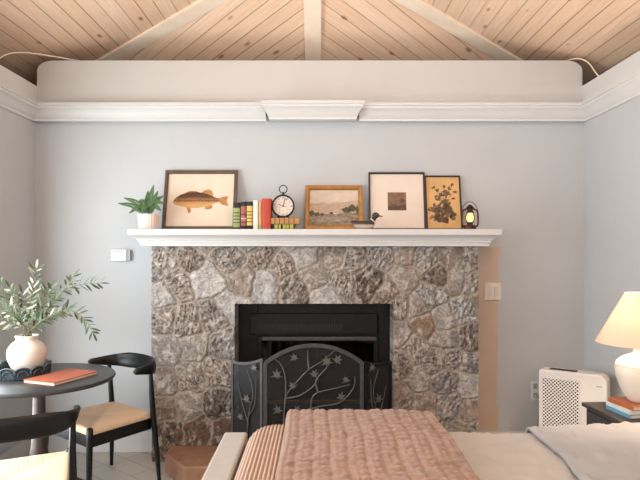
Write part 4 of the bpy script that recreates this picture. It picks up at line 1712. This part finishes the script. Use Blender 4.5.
def olive(label, pts, pale=0.0, side=None, leaf_len=0.056, dens=1.25):
    """pts: list of (px, py, dy); starts inside the vase"""
    base = Vector((vx, VY, vz + 0.03))
    mouth = Vector((vx + r8.uniform(-0.025, 0.025), VY + r8.uniform(-0.025, 0.025), vz + 0.225))
    W = [base, mouth] + [Vector((X(a, VY + d), VY + d, Z(b, VY + d))) for a, b, d in pts]
    for w_ in W:
        w_.x = max(w_.x, WL + 0.05)
    sp = spline(W, 8)
    t = thing('olive_branch', label, 'branch', tuple(base), 0, 'olive branches in the vase')
    loc = [p - base for p in sp]
    n = len(loc)
    MB().tube(loc, [0.0032 * (1 - 0.65 * i / n) for i in range(n)], 6).build('stem', M['stem'], t, smooth=60)
    m1, m2 = MB(), MB()
    acc = 0
    flip = 1
    for i in range(13, n):
        acc += (loc[i] - loc[i - 1]).length
        while acc > 0.017 / dens:
            acc -= 0.017 / dens
            d = (loc[i] - loc[i - 1]).normalized()
            flip = -flip
            rv = Vector((r8.uniform(-1, 1), r8.uniform(-1, 1), r8.uniform(-0.6, 1)))
            sd = d.cross(Vector((0.2, -1, 0.2))).normalized() * flip
            dd = (d * 0.7 + sd * 0.75 + rv * 0.35).normalized()
            p = loc[i - 1].lerp(loc[i], r8.random())
            up = Vector((r8.uniform(-0.6, 0.6), -0.6 + r8.uniform(-0.5, 0.5), 1)).normalized()
            top_ = r8.random() < pale
            (m2 if top_ else m1).leaf(p, dd, up, leaf_len * r8.uniform(0.7, 1.2), leaf_len * r8.uniform(0.22, 0.32), r8.uniform(-0.1, 0.3))
    d = (loc[-1] - loc[-3]).normalized()
    (m2 if pale > 0.5 else m1).leaf(loc[-1], d, Vector((0.3, -0.6, 1)), leaf_len, leaf_len * 0.26)
    if len(m1.bm.verts):
        m1.build('leaves', M['olive_leaf'], t, normals=False)
    else:
        m1.bm.free()
    if len(m2.bm.verts):
        m2.build('pale_leaves', M['olive_pale'], t, normals=False)
    else:
        m2.bm.free()


olive('tallest olive branch, upright above the vase with pale leaves at its tip', [(30, 310, 0), (33, 288, 0.02), (36, 268, 0.0)], 0.55)
olive('long olive branch reaching right with its tip nearest the thermostat', [(48, 308, -0.05), (66, 290, -0.08), (84, 284, -0.08), (100, 283, -0.08)], 0.1, dens=1.1)
olive('olive branch drooping at its far right tip above the chair', [(52, 316, -0.08), (72, 311, -0.1), (86, 321, -0.1), (93, 333, -0.1)], 0.15)
olive('olive branch curving up right to a leafy tip below the longest one', [(45, 313, 0.05), (60, 296, 0.08), (74, 276, 0.1)], 0.1, dens=1.2)
olive('olive branch leaning left out of the picture, highest on that side', [(14, 312, 0), (4, 294, -0.04), (-6, 282, -0.06)], 0.1)
olive('low olive branch spreading left beside the wall', [(10, 323, -0.06), (-4, 316, -0.1), (-14, 314, -0.12)], 0.35)
olive('short olive branch rising left of the tall upright one', [(20, 312, -0.05), (15, 298, -0.08), (10, 288, -0.1)], 0.25)
for pp in ([(38, 312, -0.06), (46, 298, -0.1), (52, 289, -0.12)], [(34, 314, 0.06), (42, 298, 0.1), (50, 287, 0.12)], [(26, 316, -0.12), (24, 302, -0.18), (22, 293, -0.2)],
           [(40, 322, -0.14), (56, 313, -0.2), (67, 309, -0.2)], [(16, 322, 0.08), (6, 309, 0.12), (0, 301, 0.14)], [(30, 318, 0.14), (32, 302, 0.2), (38, 290, 0.22)], [(22, 322, -0.16), (12, 310, -0.2), (9, 303, -0.2)]):
    olive('short olive branch in the crowded middle of the vase bouquet', pp, 0.2, dens=1.15)

# notebook
nb = thing('leather_notebook', 'rust-brown leather notebook lying on the round table', 'notebook', (-1.47, 3.40, TZ), math.atan2(0.32, 0.126))
MB().box(-0.168, 0.168, -0.112, 0.112, 0.0, 0.003).build('back_cover', M['leather'], nb, bevel=0.001)
MB().box(-0.164, 0.164, -0.108, 0.108, 0.003, 0.015).build('pages', M['paper'], nb)
m = MB()
m.box(-0.168, 0.168, -0.112, 0.112, 0.015, 0.019)
m.box(-0.168, 0.168, 0.109, 0.112, 0.003, 0.015)
m.build('front_cover', M['leather'], nb, bevel=0.001)

# ------------------------------------------------------------------ bed
BYF, BYN = 2.86, 1.15         # far and near edge of the bed
FBX0, FBX1 = -0.452, -0.338   # footboard
bed = thing('bed', 'bed with cream footboard across the foreground', 'bed', ((FBX0 + WR) / 2, (BYF + BYN) / 2, 0))
bcx, bcy = bed.location.x, bed.location.y


def loc(m):
    for v in m.bm.verts:
        v.co.x -= bcx
        v.co.y -= bcy
    return m


fbz = Z(432, 2.88)
loc(MB().box(FBX0, FBX1, BYN - 0.03, 2.885, 0.05, fbz)).build('footboard', M['footboard'], bed, bevel=0.012, seg=3)
for y0, y1 in ((BYN + 0.002, BYN + 0.028), (BYF - 0.028, BYF - 0.002)):
    loc(MB().box(FBX1, 1.86, y0, y1, 0.22, 0.36)).build('side_rail', M['footboard'], bed, bevel=0.008)
mq = [(1.85, BYN + 0.03), (1.85, BYF - 0.03)]
for cxm, cym, a0 in ((FBX1 + 0.18, BYF - 0.20, PI / 2), (FBX1 + 0.18, BYN + 0.20, PI)):
    mq += [(cxm + 0.17 * math.cos(a0 + k / 6 * PI / 2), cym + 0.17 * math.sin(a0 + k / 6 * PI / 2)) for k in range(7)]
loc(MB().slab(mq, 0.30, 0.545)).build('mattress', M['mattress'], bed, bevel=0.05, seg=4)
loc(MB().box(1.862, WR - 0.022, BYN - 0.03, BYF + 0.02, 0.0, 1.10)).build('headboard', M['footboard'], bed, bevel=0.012)
for y0 in (BYN, BYF - 0.06):
    loc(MB().box(FBX0 + 0.02, FBX1 - 0.02, y0, y0 + 0.06, 0, 0.06)).build('leg', M['dark_wood'], bed)


def cover(x0, x1, y0, y1, ztop, zside, rtop, rplan, nx, ny, hfun, left=True, right=True):
    """closed cloth: rounded-top sheet over the bed that hangs on the far and near sides"""
    bm = MB()

    def zz(x, y):
        return ztop
    ys = []
    # arc-length parametrisation across the bed: near hang, top, far hang
    drop = ztop - zside
    seq = []
    for k in range(5):
        seq.append((y0, zside + (drop - rtop) * k / 5))
    for k in range(7):
        a = k / 6 * PI / 2
        seq.append((y0 + rtop - rtop * math.cos(a), ztop - rtop + rtop * math.sin(a)))
    for k in range(1, ny):
        seq.append((y0 + rtop + (y1 - y0 - 2 * rtop) * k / ny, ztop))
    for k in range(7):
        a = PI / 2 - k / 6 * PI / 2
        seq.append((y1 - rtop + rtop * math.cos(a), ztop - rtop + rtop * math.sin(a)))
    for k in range(1, 6):
        seq.append((y1, ztop - rtop - (drop - rtop) * k / 5))
    return bm, seq


# ribbed blanket over the foot of the bed
def ribbed():
    bm = MB()
    x0, x1 = FBX1 + 0.003, 0.30
    zt = Z(424, 2.80)
    R_, Rp = 0.085, 0.16
    yf, yn = BYF + 0.008, BYN - 0.004
    nx, ny = 230, 70

    def f(u, v):
        x = x0 + (x1 - x0) * u
        y = yn + (yf - yn) * v
        # distance inside a rounded plan outline
        dx = x - x0
        dyf = yf - y
        if dx < Rp and dyf < Rp:
            d = Rp - math.hypot(Rp - dx, Rp - dyf)
        else:
            d = min(dx, dyf)
        dn = y - yn
        d = min(d, dn)
        d = max(d, -0.02)
        q = min(1, max(0, d / R_))
        z = zt - 0.14 + 0.14 * math.sqrt(max(0, 1 - (1 - q) ** 2))
        if d < 0:
            z -= 0.10 * min(1, -d / 0.02)
        z += 0.0026 * math.sin(2 * PI * x / 0.0165) * min(1, q * 3)
        return (x, y, z)
    bm.grid(nx, ny, f)
    t = NT('ribbed_blanket_wool')
    tc = t.coords()
    sp = t.n('ShaderNodeSeparateXYZ')
    t.l(tc, sp.inputs[0])
    st = t.math('SINE', t.math('MULTIPLY', sp.outputs['X'], 2 * PI / 0.0165))
    c = t.mix(t.math('ADD', t.math('MULTIPLY', st, 0.5), 0.5), rgb(146, 118, 100), rgb(190, 166, 149))
    t.set(Base_Color=c, Roughness=0.9)
    o = bm.build('ribbed_blanket', t.m, smooth=0)
    s = o.modifiers.new('thick', 'SOLIDIFY')
    s.thickness = 0.008
    s.offset = -1
    tag(o, 'beige ribbed blanket tucked over the bed beside the footboard', 'blanket')


ribbed()


def quilt():
    bm = MB()
    x0, x1 = X(287, 2.85), X(437, 2.85)
    zt = Z(413, 2.84)
    zb = 0.36
    yf, yn = BYF + 0.052, BYN - 0.055
    R_ = 0.055
    S_len = []
    # path across the bed: near hang -> top -> far hang
    path = [(yn, zb + 0.10), (yn, zt - R_)]
    for k in range(1, 9):
        a = k / 8 * PI / 2
        path.append((yn + R_ - R_ * math.cos(a), zt - R_ + R_ * math.sin(a)))
    for k in range(8, -1, -1):
        a = k / 8 * PI / 2
        path.append((yf - R_ + R_ * math.cos(a), zt - R_ + R_ * math.sin(a)))
    path.append((yf, zb))
    cum = [0]
    for a, b in zip(path, path[1:]):
        cum.append(cum[-1] + math.hypot(b[0] - a[0], b[1] - a[1]))
    tot = cum[-1]

    def at(s):
        for i in range(len(cum) - 1):
            if s <= cum[i + 1] + 1e-9:
                t = (s - cum[i]) / max(1e-9, cum[i + 1] - cum[i])
                p = (path[i][0] + (path[i + 1][0] - path[i][0]) * t, path[i][1] + (path[i + 1][1] - path[i][1]) * t)
                dy, dz = path[i + 1][0] - path[i][0], path[i + 1][1] - path[i][1]
                l_ = math.hypot(dy, dz)
                return p, (-dz / l_, dy / l_)
        return path[-1], (1, 0)
    nx, ny = 150, 340
    rs = np.random.RandomState(2)
    U, V = np.meshgrid(np.linspace(0, 1, nx + 1), np.linspace(0, 1, ny + 1))
    xx = U * (x1 - x0)
    ss = V * tot
    wv = xx + 0.014 * (fbm(ss * 8, xx * 5, 300) - 0.5)
    colw = 0.066
    ci = np.floor(wv / colw)
    cf = wv / colw - ci
    row = 0.052
    ph = ss / row + 0.5 * (ci % 2) + 0.5 * (fbm(ss * 5, ci * 3.3, 310) - 0.5)
    rf = ph - np.floor(ph)
    lobe = np.sqrt(np.clip(np.sin(PI * cf), 0, 1))
    braid = np.abs(np.sin(PI * (rf + 0.35 * np.where(cf < 0.5, cf, 1 - cf) * 2)))       # slanted stitches, mirrored about each rib
    hgt = 0.011 * lobe * (0.5 + 0.5 * np.sqrt(braid)) + 0.003 * np.clip(np.abs(cf - 0.5) * 6, 0, 1)
    hgt = hgt + 0.014 * (fbm(xx * 28, ss * 28, 320) - 0.5)
    band = xx < 0.034
    hgt = np.where(band, 0.008 + 0.004 * np.sin(PI * xx / 0.034), hgt)
    edge = np.minimum(np.minimum(xx, (x1 - x0) - xx), 0.02) / 0.02
    vs = []
    for j in range(ny + 1):
        p, n = at(ss[j, 0])
        r = []
        for i in range(nx + 1):
            e = edge[j, i]
            hh = hgt[j, i] * (0.35 + 0.65 * e) - 0.022 * (1 - math.sqrt(max(0, 1 - (1 - e) ** 2)))
            # sag towards the right where the bed under it is lower
            sag = -0.018 * max(0, (U[j, i] - 0.72) / 0.28) ** 1.6
            r.append(bm.bm.verts.new((x0 + xx[j, i] + 0.004 * math.sin(ss[j, 0] * 9), p[0] + n[0] * hh, p[1] + n[1] * (hh + sag))))
        vs.append(r)
    for j in range(ny):
        for i in range(nx):
            bm.bm.faces.new((vs[j][i], vs[j][i + 1], vs[j + 1][i + 1], vs[j + 1][i]))
    o = bm.build('pink_quilt', M['quilt'], smooth=0)
    s = o.modifiers.new('thick', 'SOLIDIFY')
    s.thickness = 0.028
    s.offset = -1
    tag(o, 'puffy dusty pink quilt laid across the middle of the bed', 'quilt')


quilt()


def duvet(name, label, x0, x1, zt, zb, seed, amp, mat, zfun=None, yf=BYF + 0.02, yn=BYN - 0.02, R_=0.05, th=0.014, x0f=None):
    bm = MB()
    path = [(yn, zb), (yn, zt - R_)]
    for k in range(1, 7):
        a = k / 6 * PI / 2
        path.append((yn + R_ - R_ * math.cos(a), zt - R_ + R_ * math.sin(a)))
    for k in range(1, 60):
        path.append((yn + R_ + (yf - yn - 2 * R_) * k / 60, zt))
    for k in range(6, -1, -1):
        a = k / 6 * PI / 2
        path.append((yf - R_ + R_ * math.cos(a), zt - R_ + R_ * math.sin(a)))
    path.append((yf, zb + (zt - R_ - zb) * 0.5))
    path.append((yf, zb))
    nx = 90
    xs = np.linspace(x0, x1, nx + 1)
    P = np.array(path)
    Xg, Yg = np.meshgrid(xs, P[:, 0])
    _, Zg = np.meshgrid(xs, P[:, 1])
    if x0f:
        Xg = Xg + np.vectorize(x0f)(Yg) * (1 - (Xg - x0) / (x1 - x0))
    H = amp * (fbm(Xg * 4 + Yg * 3, Yg * 3 - Xg * 2, seed, 3) - 0.5) + amp * 0.6 * (np.abs(fbm(Xg * 7 - Yg * 5, Yg * 6 + Xg * 3, seed + 9, 3) - 0.5))
    cr = fbm(Xg * 3.2 + 0.6 * Yg, Yg * 5.5 - 1.2 * Xg, 777, 3) - 0.5
    cr2 = fbm(Xg * 6 - 2 * Yg, Yg * 4 + 2.5 * Xg, 790, 2) - 0.5
    H = H + 0.010 * (np.exp(-(cr / 0.035) ** 2) - 0.4) + 0.006 * (np.exp(-(cr2 / 0.03) ** 2) - 0.4)
    top = (Zg > zt - R_ * 0.6)
    vs = []
    for j in range(len(path)):
        r = []
        for i in range(nx + 1):
            x = Xg[j, i]
            z = Zg[j, i] + H[j, i] * (1.0 if top[j, i] else 0.2)
            if zfun and top[j, i]:
                z += zfun(x, Yg[j, i])
            r.append(bm.bm.verts.new((x, Yg[j, i], z)))
        vs.append(r)
    for j in range(len(path) - 1):
        for i in range(nx):
            bm.bm.faces.new((vs[j][i], vs[j][i + 1], vs[j + 1][i + 1], vs[j + 1][i]))
    o = bm.build(name, mat, smooth=0)
    s = o.modifiers.new('thick', 'SOLIDIFY')
    s.thickness = th
    s.offset = -1
    return tag(o, label, 'bedding')


DZ = Z(430.5, BYF)
duvet('duvet', 'smooth off-white duvet between the pink quilt and folded sheet', 0.40, 1.80, DZ, 0.33, 500, 0.018, M['linen'], R_=0.045, yf=BYF + 0.014, yn=BYN - 0.016, th=0.010)
duvet('folded_sheet', 'white sheet folded back over the duvet at the right side of bed', 1.04, 1.835, DZ + 0.0225, 0.36, 500, 0.0185, M['sheet'], lambda x, y: 0.022 * min(1, max(0, (x - 1.06) / 0.5)), BYF + 0.040, BYN - 0.045, 0.05, 0.012,
      lambda y: 0.05 * math.sin(y * 2.2) - 0.02 * math.sin(y * 7))

# pillow
m = MB()
rings = []
for i in range(17):
    u = -1 + 2 * i / 16
    wy = 0.34 * (1 - abs(u) ** 6 * 0.10)
    ring = []
    for k in range(28):
        a = k / 28 * 2 * PI
        c_, s_ = math.cos(a), math.sin(a)
        yy = wy * (abs(c_) ** 0.55) * (1 if c_ > 0 else -1)
        edge_ = (1 - abs(u) ** 3.0) ** 0.5
        zz_ = 0.085 * (abs(s_) ** 0.9) * (1 if s_ > 0 else -1) * max(0.06, edge_) * (1 - 0.25 * abs(c_))
        ring.append((0.27 * u, yy, 0.085 + zz_))
    rings.append(ring)
m.loft(rings)
o = m.build('pillow', M['sheet'], smooth=60)
o.location = (1.50, 1.86, DZ + 0.050)
tag(o, 'white pillow on the folded sheet at the lower right corner', 'pillow')

# ------------------------------------------------------------------ right corner: dehumidifier, nightstand, lamp
A_, B2 = Vector((1.49, 3.97)), Vector((1.835, 3.73))
dw = (B2 - A_).length
rz = math.atan2(B2.y - A_.y, B2.x - A_.x)
dh = thing('dehumidifier', 'white plastic dehumidifier with perforated grille on floor behind nightstand', 'dehumidifier', (A_.x, A_.y, 0), rz)
HH = Z(371, 3.9)
dd = 0.125


def rrect(x0, x1, z0, z1, r, n=5):
    pts = []
    for cx_, cz_, a0 in ((x1 - r, z1 - r, 0), (x0 + r * 0.5, z1 - r * 0.5, PI / 2), (x0 + r * 0.5, z0 + r * 0.5, PI), (x1 - r * 0.5, z0 + r * 0.5, 1.5 * PI)):
        rr_ = r if a0 == 0 else r * 0.5
        for k in range(n + 1):
            a = a0 + k / n * PI / 2
            pts.append((cx_ + rr_ * math.cos(a), cz_ + rr_ * math.sin(a)))
    return pts


m = MB()
m.prism(rrect(0, dw, 0.02, HH, 0.05), 0, dd)
m.build('housing', M['plastic'], dh, bevel=0.012, seg=3)
gx = dw * 0.60
MB().box(0.025, gx, -0.002, 0.003, 0.24, HH - 0.055).build('grille', M['grille'], dh, bevel=0.002)
m = MB()
for a in ((0.018, gx + 0.007, -0.004, 0.002, HH - 0.056, HH - 0.048), (0.018, gx + 0.007, -0.004, 0.002, 0.232, 0.241), (0.018, 0.026, -0.004, 0.002, 0.24, HH - 0.05), (gx, gx + 0.008, -0.004, 0.002, 0.24, HH - 0.05)):
    m.box(*a)
m.build('grille_rim', M['plastic'], dh, bevel=0.0015)
MB().box(0.06, dw * 0.55, 0.03, 0.085, HH - 0.001, HH + 0.002).build('handle_recess', M['slot'], dh, bevel=0.001)
MB().box(dw * 0.85, dw * 0.93, -0.001, 0.002, HH - 0.075, HH - 0.068).build('badge', M['plastic_grey'], dh)
for a, b in ((0.04, 0.02), (dw - 0.04, 0.02), (0.04, dd - 0.02), (dw - 0.04, dd - 0.02)):
    MB().lathe([(0.014, 0), (0.014, 0.022)], 12, (a, b, 0)).build('foot', M['rubber'], dh)

NZ = 0.62
NX, NYb = X(581.3, 3.32), 3.32
nw, nd = 0.40, 0.40      # along y, along x
ns_ = thing('nightstand', 'dark wooden nightstand beside the bed carrying the lamp', 'nightstand', (NX, NYb, 0), math.radians(4.5))
MB().box(0, nd, -nw, 0, NZ - 0.022, NZ).build('top', M['dark_wood'], ns_, bevel=0.004)
MB().box(0.02, nd - 0.01, -nw + 0.018, -0.018, 0.12, NZ - 0.022).build('body', M['dark_wood'], ns_, bevel=0.003)
for k, (z0, z1) in enumerate(((0.36, NZ - 0.035), (0.14, 0.345))):
    dr = MB().box(0.010, 0.021, -nw + 0.035, -0.035, z0, z1).build('drawer', M['dark_wood'], ns_, bevel=0.003)
    MB().ball((0.002, -nw / 2, (z0 + z1) / 2), 0.012).build('knob', M['bronze'], dr, smooth=60)
for a in (0.035, nd - 0.035):
    for b in (-nw + 0.035, -0.035):
        MB().tube([(a, b, 0), (a, b, 0.12)], [0.012, 0.018], 10).build('leg', M['dark_wood'], ns_, smooth=50)

LX, LYY = X(640.5, 3.10), 3.10


def flatbook(name, label, cx_, cy_, z, L_, W_, th, rz_, cov):
    t = thing(name, label, 'book', (cx_, cy_, z), rz_, 'books under the lamp')
    m = MB()
    m.box(-L_ / 2, L_ / 2, -W_ / 2, W_ / 2, 0, 0.003)
    m.box(-L_ / 2, L_ / 2, -W_ / 2, W_ / 2, th - 0.003, th)
    m.box(-L_ / 2, -L_ / 2 + 0.003, -W_ / 2, W_ / 2, 0.003, th - 0.003)
    m.build('cover', cov, t, bevel=0.0008)
    MB().box(-L_ / 2 + 0.003, L_ / 2 - 0.004, -W_ / 2 + 0.004, W_ / 2 - 0.004, 0.003, th - 0.003).build('pages', M['paper'], t)
    return t


tq = flat('book_teal', rgb(96, 150, 176), 0.5)
wb_ = flat('book_pale_blue', rgb(206, 216, 216), 0.5)
br_ = flat('book_rust', rgb(164, 96, 58), 0.5)
bcx_ = LX + 0.005
flatbook('teal_book', 'teal-blue book lying on the nightstand, lowest of the pile under the lamp', bcx_, 3.10, NZ, 0.27, 0.20, 0.020, math.radians(8), tq)
flatbook('pale_blue_book', 'pale blue-white book in the middle of the pile under the lamp', bcx_, 3.10, NZ + 0.0203, 0.27, 0.20, 0.018, math.radians(6), wb_)
flatbook('rust_book', 'rust-brown book on top of the pile directly beneath the lamp', bcx_ + 0.004, 3.105, NZ + 0.0386, 0.25, 0.20, 0.022, math.radians(9), br_)
lz = NZ + 0.0609
lamp = thing('table_lamp', 'lit table lamp with round ivory base and peach linen shade', 'lamp', (LX, LYY, lz))
MB().lathe([(0.052, 0), (0.060, 0.004), (0.070, 0.02), (0.098, 0.07), (0.118, 0.13), (0.124, 0.175), (0.116, 0.205), (0.090, 0.228), (0.055, 0.243), (0.036, 0.252), (0.033, 0.27), (0.036, 0.285), (0.03, 0.29)], 48).build('base', M['lamp_ceramic'], lamp, smooth=60)
MB().torus((0, 0, 0.188), 0.1215, 0.0016, 48, 6, 'z').build('base_groove', flat('lamp_line', rgb(190, 174, 156)), lamp, smooth=60)
MB().tube([(0, 0, 0.288), (0, 0, 0.36)], 0.012, 12).build('socket', M['brass'], lamp, smooth=50)
MB().ball((0, 0, 0.40), (0.03, 0.03, 0.042)).build('bulb', mat_emit('lit_bulb', rgb(255, 214, 170), 6), lamp, smooth=60)
s0, s1 = Z(343, LYY) - lz, Z(293, LYY) - lz
m = MB()
m.lathe([(0.218, s0), (0.215, s0 + 0.004), (0.076, s1 - 0.004), (0.074, s1)], 64, caps=False)
o = m.build('lamp_shade', M['shade'], lamp, smooth=60)
sm_ = o.modifiers.new('thick', 'SOLIDIFY')
sm_.thickness = 0.002
m = MB()
m.torus((0, 0, s1 - 0.012), 0.076, 0.002, 32, 6, 'z')
for k in range(3):
    a = k * 2 * PI / 3
    m.tube([(0, 0, 0.362), (0.04 * math.cos(a), 0.04 * math.sin(a), 0.40), (0.076 * math.cos(a), 0.076 * math.sin(a), s1 - 0.012)], 0.0018, 6)
m.build('shade_spider', M['brass'], lamp, smooth=60)
ld = bpy.data.lights.new('lamp_light', 'POINT')
ld.energy = 16
ld.color = (1.0, 0.85, 0.68)
ld.shadow_soft_size = 0.045
lo = bpy.data.objects.new('lamp_light', ld)
COL.objects.link(lo)
lo.location = (LX, LYY, lz + 0.46)
